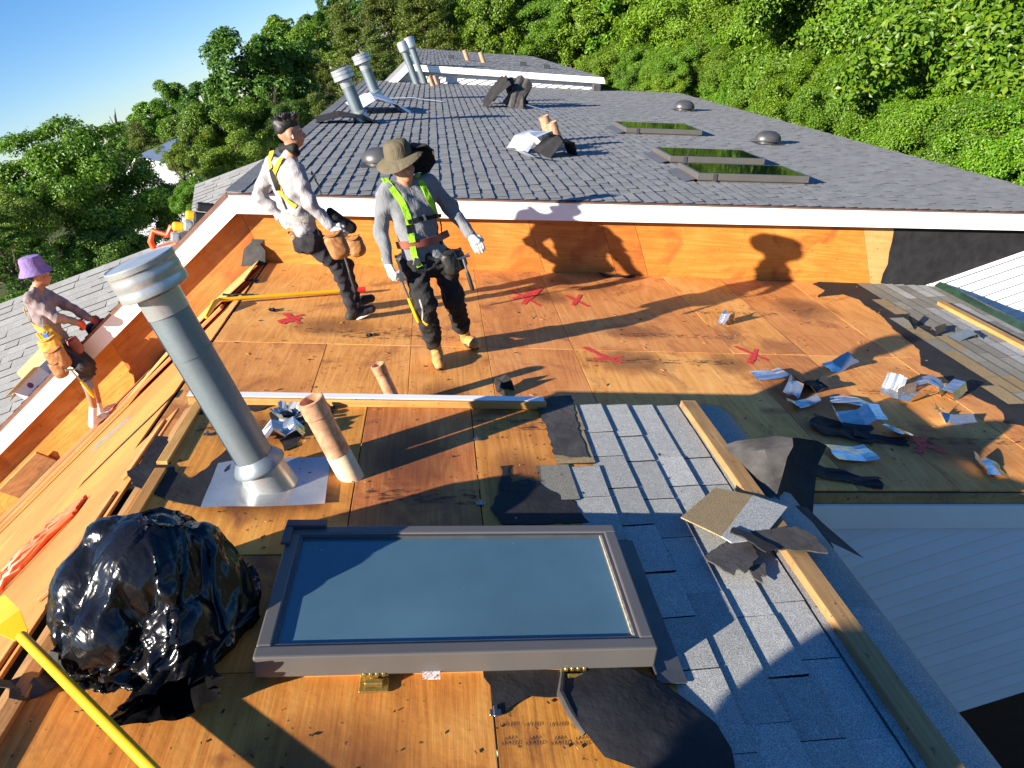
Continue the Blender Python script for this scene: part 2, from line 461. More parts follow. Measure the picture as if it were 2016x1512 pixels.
# ---------------------------------------------------------------- shingle tabs
def tab_arrays(rows):
    """rows: (s_butt, y0, y1, exposure, thick) in slope coordinates -> verts, faces"""
    A = np.array(rows, dtype=np.float64)
    s, y0, y1, e, th = A.T
    n = len(A); V = np.zeros((n, 8, 3))
    for k, (ss, yy, zz) in enumerate([(s - e, y0, 0 * s - .003), (s, y0, 0 * s - .003), (s, y1, 0 * s - .003), (s - e, y1, 0 * s - .003),
                                      (s - e, y0, 0 * s + .0015), (s, y0, th), (s, y1, th), (s - e, y1, 0 * s + .0015)]):
        V[:, k, 0] = ss; V[:, k, 1] = yy; V[:, k, 2] = zz
    F = np.array([(4, 5, 6, 7), (0, 1, 5, 4), (1, 2, 6, 5), (2, 3, 7, 6)])
    FF = (F[None] + 8 * np.arange(n)[:, None, None]).reshape(-1, 4)
    return V.reshape(-1, 3), FF
_tabcache = {}
def tab_mesh(w, e, th, mat):
    key = (round(w / 0.02) * 0.02, round(e, 3), round(th / .003) * .003, mat.name)
    if key not in _tabcache:
        V, F = tab_arrays([(0, -key[0] / 2 + .0022, key[0] / 2 - .0022, key[1], key[2])])
        _tabcache[key] = npmesh('shingle', V, F, mat, False, M_BUTT, (0, 1, 1, 1))
    return _tabcache[key]
def add_tab(parent, s, y0, y1, e, th, z0, mat, left=None, jit=0.0, lift=0.0):
    me = tab_mesh(y1 - y0, e, th, mat)
    x = s * (CTF if z0 == ZF else CT)
    if left is None: loc, rot = P(x, (y0 + y1) / 2, z0, lift), rot_r(z0)
    else: loc, rot = PL(left - x, (y0 + y1) / 2, z0, left), (0, -TH, math.pi)
    o = part('shingle', me, parent, loc, rot)
    if jit: o.rotation_euler = (rot[0], rot[1], rot[2] + random.uniform(-jit, jit))
    return o
def siding(parent, x0, x1, ztop, zbot, y, expo=0.115, top=None, mat=None, split=None):
    """horizontal lap boards on a wall facing -y; top(x) clips the upper edge"""
    z = zbot; k = 0
    while z < ztop - 0.01:
        z1 = min(z + expo, ztop)
        xa, xb = x0, x1
        if top:   # boards under a sloping rake end on the slope
            lim = [x for x in np.linspace(x0, x1, 200) if top(x) > z1 - expo * .5]
            if not lim: break
            xa, xb = min(lim), max(lim)
        v = [(xa, 0, 0), (xb, 0, 0), (xb, 0, z1 - z), (xa, 0, z1 - z), (xa, -0.042, 0.008), (xb, -0.042, 0.008), (xb, -0.042, 0.020), (xa, -0.042, 0.020), (xb, -0.003, z1 - z), (xa, -0.003, z1 - z)]
        f = [(4, 5, 6, 7), (7, 6, 8, 9), (0, 1, 5, 4), (0, 4, 7, 9, 3), (1, 2, 8, 6, 5), (3, 9, 8, 2)]
        part('siding_board', mesh('siding_board', v, f, mat or M_SIDING), parent, (0, y, z))
        z += expo; k += 1

# ---------------------------------------------------------------- FAR HOUSE (step wall, white rake, charcoal roof)
YF = 25.5
XEF = 6.98
far_house = thing('townhouse', 'long townhouse with dark grey shingle roof, white rake fascia and bare orange plywood step wall', 'house', (0, YW, GROUND))
fh = far_house
# body
me = MB().add([(-9.0, YW + .05, GROUND), (XEF - .35, YW + .05, GROUND), (XEF - .35, YF, GROUND), (-9.0, YF, GROUND),
               (-9.0, YW + .05, zl(-9.0, ZF, XR) - .12), (XEF - .35, YW + .05, zr(XEF - .35, ZF) - .12), (XEF - .35, YF, zr(XEF - .35, ZF) - .12), (-9.0, YF, zl(-9, ZF, XR) - .12),
               (XR, YW + .05, zr(XR, ZF) - .12), (XR, YF, zr(XR, ZF) - .12)],
              [(0, 1, 5, 8, 4), (1, 2, 6, 5), (2, 3, 7, 9, 6), (3, 0, 4, 7)]).mesh('wall', M_SIDING)
part('wall', me, fh, (0, 0, 0))
# roof decks under the shingles
OV = 0.13      # rake overhang
def slab_x(x0, x1, y0, y1, zf, t):
    return MB().add([(x0, y0, zf(x0) - t), (x1, y0, zf(x1) - t), (x1, y1, zf(x1) - t), (x0, y1, zf(x0) - t), (x0, y0, zf(x0)), (x1, y0, zf(x1)), (x1, y1, zf(x1)), (x0, y1, zf(x0))], BOXF)
part('roof_slope', slab_x(XR, XEF, YW - OV + .02, YF, lambda x: zr(x, ZF) - .004, .10).mesh('roof_slope', M_SHF), fh, (0, 0, 0))
part('roof_slope', slab_x(-9.2, XR - .002, YW - OV + .02, YF, lambda x: zl(x, ZF, XR) - .004, .10).mesh('roof_slope', M_SHF), fh, (0, 0, 0))
# shingle tabs, laminated: two thicknesses
rows = []
e = 0.146
ncourse = int((XEF - XR) / CTF / e)
for c in range(ncourse):
    s = XR / CTF + (c + 1) * e
    y = YW - OV - random.uniform(0.0, 0.1)
    while y < YF:
        w = random.choice((0.12, 0.14, 0.18, 0.22, 0.16))
        y1 = min(y + w, YF)
        yy = max(y, YW - OV)
        if y1 - yy > .02: rows.append((s, yy, y1, e * 1.15, random.choice((0.010, 0.017, 0.012, 0.015))))
        y = y1
rows.sort(key=lambda r: (r[0] * CTF) ** 2 + r[1] ** 2 + (zr(r[0] * CTF, ZF)) ** 2)
for (s, y0, y1, ee, th) in rows[:300]:
    add_tab(fh, s, y0, y1, ee, th, ZF, M_SHF)
V, F = tab_arrays(rows[300:])
o = part('shingle_field', npmesh('shingle_field', V, F, M_SHF, False, M_BUTT, (0, 1, 1, 1)), fh, (0, 0, ZF), rot_r(ZF))
o['kind'] = 'stuff'
rows = []
for c in range(40):
    s = (c + 1) * e; y = YW - OV
    while y < YF:
        y1 = min(y + random.choice((0.14, 0.2, 0.26)), YF)
        rows.append((s, y, y1, e * 1.15, random.choice((0.006, 0.012)))); y = y1
V, F = tab_arrays(rows)
V[:, 0] *= -1; F = F[:, ::-1]
o = part('shingle_field', npmesh('shingle_field', V, F, M_SHF, False, M_BUTT, (0, 1, 1, 1)), fh, (XR, 0, zr(XR, ZF)), RL)
o['kind'] = 'stuff'
# ridge caps
capv = []
capme = MB().add([(-.15, 0, -.062), (0, 0, .012), (.15, 0, -.062), (-.15, .3, -.054), (0, .3, .020), (.15, .3, -.054), (-.15, 0, -.074), (.15, 0, -.074)],
                 [(0, 1, 4, 3), (1, 2, 5, 4), (0, 6, 7, 2, 1)]).mesh('ridge_cap', M_SHF)
y = YW - OV
while y < YF - .2:
    part('ridge_cap', capme, fh, (XR, y, zr(XR, ZF) + .012)); y += 0.15 if y < 12 else .28
# white fascia boards along both rakes (front face at YW-OV)
def rake_board(x0, x1, zf, y, h, t, mat, name, parent, drop=0.0):
    v = [(x0, y - t, zf(x0) - drop - h), (x1, y - t, zf(x1) - drop - h), (x1, y, zf(x1) - drop - h), (x0, y, zf(x0) - drop - h),
         (x0, y - t, zf(x0) - drop), (x1, y - t, zf(x1) - drop), (x1, y, zf(x1) - drop), (x0, y, zf(x0) - drop)]
    return part(name, mesh(name, v, BOXF, mat), parent, (0, 0, 0))
fR = lambda x: zr(x, ZF); fL = lambda x: zl(x, ZF, XR)
yf = YW - OV
for a, b in ((XR + .0, .95), (.953, 3.2), (3.203, 5.6), (5.603, XEF)):
    rake_board(a, b, fR, yf, .205, .02, M_WHITE, 'fascia_board', fh, .018)
for a, b in ((-5.1, XR - .003), (-9.0, -5.103)):
    rake_board(a, b, fL, yf, .205, .02, M_WHITE, 'fascia_board', fh, .018)
rake_board(XR, XEF, fR, yf + .004, .014, .035, M_DRIP, 'drip_edge', fh, .002)
rake_board(-9.0, XR - .002, fL, yf + .004, .03, .035, M_DRIP, 'drip_edge', fh, .000)
rake_board(XR, XEF, fR, yf + .12, .02, .135, M_DRIP, 'soffit', fh, .205)
rake_board(-9.0, XR - .002, fL, yf + .12, .02, .135, M_DRIP, 'soffit', fh, .205)
# plywood sheathing of the step wall
def wall_panel(x0, x1, ftop, fbot, y, mat, name='wall_panel', t=.012, g=.002):
    x0 += g; x1 -= g
    xm = (x0 + x1) / 2; zm = (fbot(xm) + ftop(xm)) / 2
    sg = 1 if fbot(x1) < fbot(x0) else -1          # right or left rake
    # local frame: x along the rake, y up across it, z towards the camera side
    pts = []
    for x, z in ((x0, fbot(x0)), (x1, fbot(x1)), (x1, ftop(x1)), (x0, ftop(x0))):
        dx, dz = x - xm, z - zm; pts.append((dx * CT - sg * dz * ST, sg * dx * ST + dz * CT))
    R_ = Matrix.Rotation(sg * TH, 3, 'Y') @ Matrix.Rotation(math.pi / 2, 3, 'X')
    return part(name, MB().poly(pts, t).mesh(name, mat), fh, (xm, y, zm), R_.to_euler())
mR = lambda x: zr(x, ZM) - .03; mL = lambda x: zl(x, ZM, XR) - .03
tR = lambda x: zr(x, ZF) - .20; tL = lambda x: zl(x, ZF, XR) - .20
for a, b in ((XR, -1.29), (-1.29, .30), (.30, 1.07), (1.07, 1.42), (1.42, 3.96)):
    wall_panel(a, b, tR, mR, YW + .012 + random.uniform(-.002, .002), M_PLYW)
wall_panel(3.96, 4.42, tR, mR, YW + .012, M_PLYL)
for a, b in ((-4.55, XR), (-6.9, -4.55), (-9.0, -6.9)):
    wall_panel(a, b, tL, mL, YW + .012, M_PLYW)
# black felt over the lower end of the step wall, torn left edge, white siding beneath
felt_pts = [(4.31, -3.70), (4.27, -3.85), (4.22, -3.98), (4.19, -4.12), (4.12, -4.22), (4.08, -4.33), (4.4, -4.50), (4.74, -4.57), (5.2, -4.56), (6.62, -4.55), (5.2, tR(5.2)), (4.4, tR(4.4))]
part('felt_wrap', MB().poly([(x, z) for x, z in felt_pts], .006).mesh('felt_wrap', M_FELT), fh, (0, YW - .006, 0), (math.pi / 2, 0, 0))
siding(fh, 4.62, XEF - .36, -4.56, -7.2, YW - .004, 0.118, top=lambda x: tR(x))

# ---------------------------------------------------------------- cross gables on the left of the far house
def cross_gable(yr, zrdg, x0, x1, half, label, expo=.146):
    g = thing('cross_gable_roof', label, 'roof', (x0, yr, zrdg - half * SL - 3.0))
    mid = zrdg
    v = [(x0, yr - half, mid - half * SL), (x1, yr - half, mid - half * SL), (x1, yr, mid), (x0, yr, mid), (x1, yr + half, mid - half * SL), (x0, yr + half, mid - half * SL)]
    w = [(a, b, c - .1) for a, b, c in v]
    m_ = MB(); m_.add(v + w, [(0, 1, 2, 3), (3, 2, 4, 5), (0, 6, 7, 1), (0, 3, 9, 6), (3, 5, 11, 9), (1, 7, 8, 2), (2, 8, 10, 4), (4, 10, 11, 5)])
    part('roof_slope', m_.mesh('roof_slope', M_SHF), g, (0, 0, 0))
    b = MB().add([(x0 + .3, yr - half + .3, GROUND), (x1, yr - half + .3, GROUND), (x1, yr + half - .3, GROUND), (x0 + .3, yr + half - .3, GROUND),
                  (x0 + .3, yr - half + .3, mid - half * SL - .1), (x1, yr - half + .3, mid - half * SL - .1), (x1, yr + half - .3, mid - half * SL - .1), (x0 + .3, yr + half - .3, mid - half * SL - .1),
                  (x0 + .3, yr, mid - .11), (x1, yr, mid - .11)], [(0, 1, 5, 4), (1, 2, 6, 9, 5), (2, 3, 7, 6), (3, 0, 4, 8, 7)])
    part('wall', b.mesh('wall', M_SIDING), g, (0, 0, 0))
    rows = []
    for c in range(int(half / CT / expo)):
        s = (c + 1) * expo; y = 0
        while y < x1 - x0:
            y1 = min(y + random.choice((0.14, 0.2, 0.26)), x1 - x0)
            rows.append((s, y, y1, expo * 1.15, random.choice((0.005, 0.014)))); y = y1
    V, F = tab_arrays(rows)
    o = part('shingle_field', npmesh('shingle_field', V, F, M_SHF, False, M_BUTT, (0, 1, 1, 1)), g, (x0, yr, mid), (0, TH, -math.pi / 2))
    o.rotation_mode = 'QUATERNION'
    # local x runs down towards the camera, local y along the ridge, local z out of the slope
    o.rotation_quaternion = Matrix(((0, 1, 0), (-CT, 0, -ST), (-ST, 0, CT))).transposed().transposed().to_quaternion()
    o['kind'] = 'stuff'
    return g
cross_gable(11.1, -1.42, -9.2, -3.6, 2.9, 'grey shingled cross gable roof behind the worker in the purple hat')
cross_gable(19.1, -1.42, -6.72, -3.6, 3.2, 'farther grey cross gable roof behind the white fascia corner')

# ---------------------------------------------------------------- FOURTH HOUSE beyond
Z4, X4, E4 = -1.205, -1.10, 4.66
h4 = thing('townhouse', 'farthest townhouse with white lap siding gable wall and grey shingle roof', 'house', (0, YF, GROUND))
f4R = lambda x: zr(x, Z4); f4L = lambda x: zl(x, Z4, X4)
part('roof_slope', slab_x(X4, E4, YF - .3, 43, lambda x: f4R(x), .10).mesh('roof_slope', M_SHF), h4, (0, 0, 0))
part('roof_slope', slab_x(-6.5, X4 - .002, YF - .3, 43, lambda x: f4L(x), .10).mesh('roof_slope', M_SHF), h4, (0, 0, 0))
rows = []
for c in range(int((E4 - X4) / CT / .146)):
    s = X4 / CT + (c + 1) * .146; y = YF - .3
    while y < 43:
        y1 = min(y + random.choice((.25, .35, .5)), 43); rows.append((s, y, y1, .165, random.choice((.005, .016)))); y = y1
V, F = tab_arrays(rows)
o = part('shingle_field', npmesh('shingle_field', V, F, M_SHF, False, M_BUTT, (0, 1, 1, 1)), h4, (0, 0, Z4 + .004), RR); o['kind'] = 'stuff'
rake_board(X4, E4, f4R, YF - .3, .2, .025, M_WHITE, 'fascia_board', h4, .0)
rake_board(-6.5, X4 - .003, f4L, YF - .3, .2, .025, M_WHITE, 'fascia_board', h4, .0)
me = MB().box(-6.2, E4 - .3, YF + .03, 42.8, GROUND, -3.3).mesh('wall', M_SIDING); part('wall', me, h4, (0, 0, 0))
me = MB().add([(-6.2, YF + .02, -3.3), (E4 - .3, YF + .02, -3.3), (X4, YF + .02, f4R(X4) - .12), (-6.2, 42.8, -3.3), (E4 - .3, 42.8, -3.3), (X4, 42.8, f4R(X4) - .12)], [(0, 1, 2), (5, 4, 3), (1, 4, 5, 2), (0, 2, 5, 3)]).mesh('gable', M_SIDING)
part('gable', me, h4, (0, 0, 0))
siding(h4, -5.8, E4 - .28, -.85, -4.6, YF + .01, .135, top=lambda x: min(f4R(x), f4L(x)) - .1)
for xx, yy in ((.3, 32.0), (2.7, 29.8), (3.4, 28.8)):
    part('roof_vent', boxmesh('roof_vent', .25, .3, .14, M_DKMETAL, .02), h4, P(xx, yy, Z4), RR)

# ---------------------------------------------------------------- MIDDLE HOUSE (bare deck)
XEM = 4.92
mh = thing('townhouse', 'townhouse with stripped plywood roof deck where the two workers stand', 'house', (0, Y0, GROUND))
b = MB().add([(-8.6, Y0 + .03, GROUND), (XEM - .3, Y0 + .03, GROUND), (XEM - .3, YW - .01, GROUND), (-8.6, YW - .01, GROUND),
              (-8.6, Y0 + .03, zl(-8.6, ZM, XR) - .13), (XEM - .3, Y0 + .03, zr(XEM - .3, ZM) - .13), (XEM - .3, YW - .01, zr(XEM - .3, ZM) - .13), (-8.6, YW - .01, zl(-8.6, ZM, XR) - .13),
              (XR, Y0 + .03, zr(XR, ZM) - .13), (XR, YW - .01, zr(XR, ZM) - .13)], [(0, 1, 5, 8, 4), (1, 2, 6, 5), (2, 3, 7, 9, 6), (3, 0, 4, 7), (4, 8, 9, 7), (8, 5, 6, 9)])
part('wall', b.mesh('wall', M_DARKBROWN), mh, (0, 0, 0))
YS = 5.835
for a, b_, lo in ((XR + .02, -1.69, 1), (-1.69, -1.05, 1), (-1.05, -.455, 0), (-.455, .24, 0), (.24, 1.575, 0), (1.575, 2.21, 0), (2.21, 3.0, 0), (3.0, 3.9, 0), (3.9, XEM, 0)):
    sheet(mh, a, b_, Y0, YS, ZM, M_PLY, lift=random.uniform(-.0015, .0015))
for a, b_ in ((XR + .02, -1.05), (-1.05, -.455), (-.455, .24), (.24, 1.575), (1.575, 2.21), (2.21, 3.0), (3.0, 3.9), (3.9, XEM)):
    sheet(mh, a, b_, YS, YW, ZM, M_PLY, lift=random.uniform(-.0015, .0015))
for a, b_ in ((-3.7, XR - .02), (-4.9, -3.7), (-6.1, -4.9), (-7.3, -6.1), (-8.5, -7.3)):
    for ya, yb in ((Y0, YS), (YS, YW)):
        sheet(mh, a, b_, ya, yb, ZM, M_PLYP, left=XR)
# near end of the deck: raw edge board, white fascia, lap siding
sR = lambda x: zr(x, ZM)
rake_board(.2, XEM, sR, Y0 - .002, .075, .022, M_OLDLUM, 'edge_board', mh, .018)
rake_board(.2, XEM, sR, Y0 - .03, .19, .02, M_WHITE, 'fascia_board', mh, .09)
siding(mh, .3, XEM - .35, zr(.3, ZM) - .2, -5.66, Y0 + .004, .118, top=lambda x: zr(x, ZM) - .2)
# worn felt line and shingles still left along the eave
fp = [(1640, 545), (1600, 560), (1625, 572), (1608, 585), (1660, 580), (1690, 590), (1700, 600), (1735, 622), (1760, 650), (1790, 672), (1810, 690), (1812, 720), (1830, 728), (1850, 735), (1880, 760), (1905, 775), (1935, 790), (1960, 800), (1975, 815), (1976, 832), (2016, 840), (2060, 880), (2120, 900), (2100, 800), (1960, 700), (1860, 620), (1760, 560), (1700, 546)]
patch('torn_felt', fp, ZM, M_FELT, .003, .003, mh)
EM = .143
cnt = 0
for c in range(-2, 9):
    s = (3.66 + .135 * (c + 1)) / CT
    y = Y0 - .03; yend = {-2: 5.7, -1: 7.2, 0: 7.9}.get(c, YW)
    while y < YW - .03:
        y1 = min(y + random.choice((.24, .3, .33)), YW - .02)
        if y1 < yend and not (c < 1 and random.random() < .2):
            add_tab(mh, s, y, y1, EM * 1.12, .013, ZM, (M_SHT if random.random() < .5 else M_SHO) if c < 1 else M_SHO if c < 3 or random.random() < .3 else M_SHN, jit=.006, lift=.008)
        y = y1
rake = None
# eave edge
part('eave_board', MB().box(XEM, XEM + .025, Y0, YW - .03, zr(XEM, ZM) - .2, zr(XEM, ZM) - .015).mesh('eave_board', M_WHITE), mh, (0, 0, 0))
# red spray-paint crosses on the deck
def stroke(m_, a, b, w, z0, seed):
    A, B = onr(*a, z0), onr(*b, z0)
    r = random.Random(seed); d = Vector(((B.x - A.x) / CT, B.y - A.y)); L = d.length; d.normalize(); q = Vector((-d.y, d.x)); n = 10
    c0 = Vector((A.x / CT, A.y)); up = []; dn = []
    for i in range(n + 1):
        k = i / n; ww = w * (.75 + .25 * math.sin(math.pi * min(1, k * 1.3 + .15))) * r.uniform(.78, 1.22)
        c = c0 + d * (L * k) + q * (math.sin(k * 3.1 + seed) * .006)
        up.append(c + q * ww / 2); dn.append(c - q * ww / 2)
    k0 = len(m_.v)
    for p in up + dn: m_.v.append((p.x, p.y, 0.0))
    for i in range(n): m_.f.append((k0 + n + 1 + i, k0 + n + 2 + i, k0 + i + 1, k0 + i))
CROSSES = [(((548, 634), (598, 620)), ((560, 618), (592, 638)), ((552, 638), (590, 626))),
           (((1005, 572), (1066, 603)), ((1010, 590), (1065, 568)), ((1030, 600), (1042, 580)), ((1036, 592), (1068, 566))),
           (((1112, 582), (1160, 604)), ((1128, 602), (1142, 580))),
           (((1148, 684), (1224, 716)), ((1168, 708), (1226, 704))),
           (((1446, 682), (1514, 710)), ((1474, 716), (1490, 688))),
           (((1790, 862), (1862, 892)), ((1806, 892), (1820, 862)))]
for i, cr in enumerate(CROSSES):
    m_ = MB()
    for j, (a, b) in enumerate(cr): stroke(m_, a, b, (.058 if i != 2 else .048), ZM, i * 7 + j)
    zo = [v for v in m_.v]
    m_.v = [(x, y, .0010 * (1 + .0)) for x, y, z in zo]
    # overlapping strokes sit a hair above one another
    off = 0
    for j in range(len(cr)):
        for k in range(22): x, y, z = m_.v[off + k]; m_.v[off + k] = (x, y, .0035 + .0008 * j)
        off += 22
    part('paint_mark', m_.mesh('paint_mark', M_REDPAINT), mh, (0, 0, ZM), RR)

def scuff(parent, x0, x1, y0, y1, z0, mat, name, h):
    me = mesh(name, [(-.5 * (x1 - x0) / CT, -.5 * (y1 - y0), 0), (.5 * (x1 - x0) / CT, -.5 * (y1 - y0), 0), (.5 * (x1 - x0) / CT, .5 * (y1 - y0), 0), (-.5 * (x1 - x0) / CT, .5 * (y1 - y0), 0)], [(0, 1, 2, 3)], mat)
    return part(name, me, parent, P((x0 + x1) / 2, (y0 + y1) / 2, z0, h), RR)
for x0_, x1_, y_ in ((-1.9, -.9, 6.12), (.6, 1.75, 6.22), (-1.6, -.6, 6.02), (1.6, 2.4, 6.9), (.3, 1.5, 5.62), (-.4, .3, 4.7), (2.3, 3.2, 5.1), (1.9, 3.1, 4.3), (-2.3, -1.4, 4.6)):
    scuff(mh, x0_, x1_, y_ - .05, y_ + .05, ZM, M_TAR, 'tar_scuff', .0024)
for x0_, x1_, y0_, y1_ in ((.25, 1.1, 5.2, 6.0), (1.2, 1.7, 5.25, 5.95), (-.1, .5, 6.9, 7.6), (.4, 1.3, 6.0, 6.6), (2.3, 3.2, 6.6, 7.6), (1.9, 3.2, 3.8, 4.6), (-2.2, -1.2, 5.9, 6.6), (-1.1, -.5, 4.3, 5.3), (1.4, 2.2, 4.5, 5.6)):
    scuff(mh, x0_, x1_, y0_, y1_, ZM, M_STAIN, 'water_stain', .0018)
# nail heads along the rafters
m_ = MB(); rn = random.Random(4)
for z0_, xa, xb, ya, yb in ((ZM, XR + .1, 3.3, Y0 + .1, YW - .05),):
    yy = ya
    while yy < yb:
        xx = xa
        while xx < xb:
            p_ = P(xx + rn.uniform(-.03, .03), yy + rn.uniform(-.012, .012), z0_, .0026); r_ = rn.uniform(.004, .0065)
            m_.add([p_ + Vector((CT * r_ * math.cos(q * 1.0472), r_ * math.sin(q * 1.0472), -ST * r_ * math.cos(q * 1.0472))) for q in range(6)], [(0, 1, 2, 3, 4, 5)])
            xx += rn.uniform(.16, .26)
        yy += .405
o = part('nail_heads', m_.mesh('nail_heads', M_DARKBROWN), mh, (0, 0, 0)); o['kind'] = 'stuff'
# ---------------------------------------------------------------- NEAR HOUSE (where the photographer stands)
XEN = .70
nh = thing('townhouse', 'nearest townhouse roof with half stripped plywood deck and remaining grey shingles', 'house', (0, 1.0, GROUND))
b = MB().add([(-5.2, -4, GROUND), (XEN, -4, GROUND), (XEN, Y0 - .05, GROUND), (-5.2, Y0 - .05, GROUND),
              (-5.2, -4, zl(-5.2, ZN, XN) - .72), (XEN, -4, zr(XEN, ZN) - .72), (XEN, Y0 - .05, zr(XEN, ZN) - .72), (-5.2, Y0 - .05, zl(-5.2, ZN, XN) - .72),
              (XN, -4, zr(XN, ZN) - .72), (XN, Y0 - .05, zr(XN, ZN) - .72)], [(0, 1, 5, 8, 4), (1, 2, 6, 5), (2, 3, 7, 9, 6), (3, 0, 4, 7), (4, 8, 9, 7), (8, 5, 6, 9)])
part('wall', b.mesh('wall', M_DARKBROWN), nh, (0, 0, 0))
YE = Y0 - .03
SKX0, SKX1, SKY0, SKY1 = -1.14, -.09, 1.78, 2.36
for a, b_, ya, yb in ((XN + .045, -1.0, SKY1 + .0, YE), (-.485, XEN + .1, SKY1, YE),
                      (XN + .045, -.51, -.66, SKY0), (-.51, XEN + .1, -.66, SKY0), (XN + .045, SKX0, SKY0, SKY1), (SKX1, XEN + .1, SKY0, SKY1),
                      (XN + .045, -.51, -3.9, -.66), (-.51, XEN + .1, -3.9, -.66)):
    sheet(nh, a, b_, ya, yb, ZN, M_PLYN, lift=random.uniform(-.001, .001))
sheet(nh, -1.0, -.485, SKY1, YE, ZN, M_PLYR)
for a, b_ in ((-3.0, XN - .045), (-4.2, -3.0), (-5.2, -4.2)):
    for ya, yb in ((1.25, YE), (-1.2, 1.25)):
        sheet(nh, a, b_, ya, yb, ZN, M_PLYP, left=XN)
part('ridge_beam', boxmesh('ridge_beam', .035, YE + 4.0, .1, M_OLDLUM), nh, (XN, (YE - 4.0) / 2, zr(XN, ZN) - .14))
# pale strips along the ridge slot
for y_a, y_b, off in ((3.0, 3.6, .05), (2.2, 2.95, .06), (.8, 2.1, .05)):
    part('ridge_strip', boxmesh('ridge_strip', .05, y_b - y_a, .02, M_LUM, .003), nh, P(XN + off + .03, (y_a + y_b) / 2, ZN, .002), RR)
    part('ridge_strip', boxmesh('ridge_strip', .07, y_b - y_a - .1, .015, M_LUM, .003), nh, PL(XN - .07 - off, (y_a + y_b) / 2, ZN, XN, .002), RL)
# white metal strip over a wooden nailer along the top edge of the near deck
rk = lambda x: zr(x, ZN)
v0, v1 = XN + .03, -.10
part('edge_nailer', boxmesh('edge_nailer', (v1 - v0) / CT, .04, .04, M_LUMX, .003), nh, P((v0 + v1) / 2, YE - .02, ZN, .001), RR)
me = MB().add([(-.5, -.022, .0), (.5, -.022, 0), (.5, .03, 0), (-.5, .03, 0), (-.5, -.022, .004), (.5, -.022, .004), (.5, .03, .004), (-.5, .03, .004)], BOXF).mesh('metal_strip', M_WHITE)
o = part('metal_strip', me, nh, P((v0 + v1) / 2 - .01, YE - .0, ZN, .043), RR); o.scale = ((v1 - v0) / CT, 1, 1)
rake_board(XN, XEN + .1, rk, YE + .04, .5, .02, M_OLDLUM, 'edge_board', nh, .02)
# shingles still on the near slope
def lay(x_butt, y0, y1, mat=M_SHN, th=.013, expo=.148, wmin=.24, wmax=.34, jit=.006):
    y = y0
    while y < y1 - .03:
        yy = min(y + random.uniform(wmin, wmax), y1)
        if y1 - yy < .08: yy = y1
        add_tab(nh, x_butt / CT, y, yy, expo * 1.12, th + random.uniform(-.002, .003), ZN, mat, jit=jit)
        y = yy
for xb in (.745, .607, .470, .332): lay(xb, -.3, YE + .02)
lay(.195, -.3, YE + .02)
lay(.06, -.3, 1.55); lay(.06, 2.42, 3.0)
# brown, half torn course along the edge of what is left
for (ya, yb, xb) in ((3.35, YE + .02, .06), (3.03, 3.35, .05)):
    add_tab(nh, xb / CT, ya, yb, .19, .012, ZN, M_SHT, jit=.02)
add_tab(nh, -.075 / CT, 2.72, 3.02, .16, .010, ZN, M_SHO, jit=.03)
# rounded shingles bent over the eave
prof = [(.62, .0, ), (.73, .002), (.80, -.004), (.85, -.022), (.885, -.055), (.905, -.10), (.915, -.2)]
y = -.3; k = 0
while y < 3.4:
    y1 = min(y + .46, YE + .01); v = []; f = []
    for j, yy in enumerate((y, y1)):
        for (px_, pz) in prof: v.append((px_, yy, zr(px_, ZN) + pz + .018 + (.006 if j else .0)))
    n = len(prof)
    f = [(i, i + 1, n + i + 1, n + i) for i in range(n - 1)]
    v2 = [(a, b, c - .012) for a, b, c in v]
    f += [(2 * n + i + 1, 2 * n + i, 3 * n + i, 3 * n + i + 1) for i in range(n - 1)] + [(i, 2 * n + i, 2 * n + i + 1, i + 1) for i in range(n - 1)] + [(n - 1, 3 * n - 1, 4 * n - 1, 2 * n - 1)]
    part('eave_shingle', mesh('eave_shingle', v + v2, f, M_SHN, True, 40), nh, (0, 0, 0))
    y = y1; k += 1
# torn black felt left on the near deck (outlines follow the tears)
patch('torn_felt', [(305, 860), (332, 862), (334, 905), (345, 930), (372, 945), (405, 925), (425, 905), (450, 880), (460, 905), (440, 940), (425, 985), (395, 1000), (345, 990), (300, 970), (262, 958), (250, 930), (275, 915)], ZN, M_FELT, .003, .003, nh)
patch('torn_felt', [(380, 800), (420, 793), (455, 790), (690, 785), (660, 800), (650, 825), (640, 806), (560, 790), (540, 800), (500, 812), (470, 800), (420, 815), (385, 818)], ZN, M_FELT, .003, .003, nh)
patch('torn_felt', [(975, 990), (982, 965), (1000, 972), (1010, 950), (1040, 945), (1130, 990), (1160, 1030), (1040, 1034), (990, 1034), (965, 1002)], ZN, M_FELT, .003, .003, nh)
patch('torn_felt', [(985, 920), (1002, 918), (1000, 935), (1008, 945), (1000, 970), (982, 965), (988, 940)], ZN, M_FELT, .0035, .003, nh)
patch('torn_felt', [(1056, 800), (1085, 785), (1125, 783), (1140, 860), (1160, 905), (1120, 905), (1090, 900), (1075, 850)], ZN, M_FELTG, .012, .003, nh)
patch('torn_felt', [(530, 815), (570, 790), (592, 800), (600, 830), (585, 880), (560, 890), (545, 860)], ZN, M_FELT, .0045, .003, nh)
patch('torn_felt', [(950, 1318), (1110, 1322), (1110, 1372), (1080, 1375), (1045, 1372), (1020, 1385), (1005, 1395), (990, 1408), (975, 1400), (968, 1370)], ZN, M_FELT, .003, .003, nh)
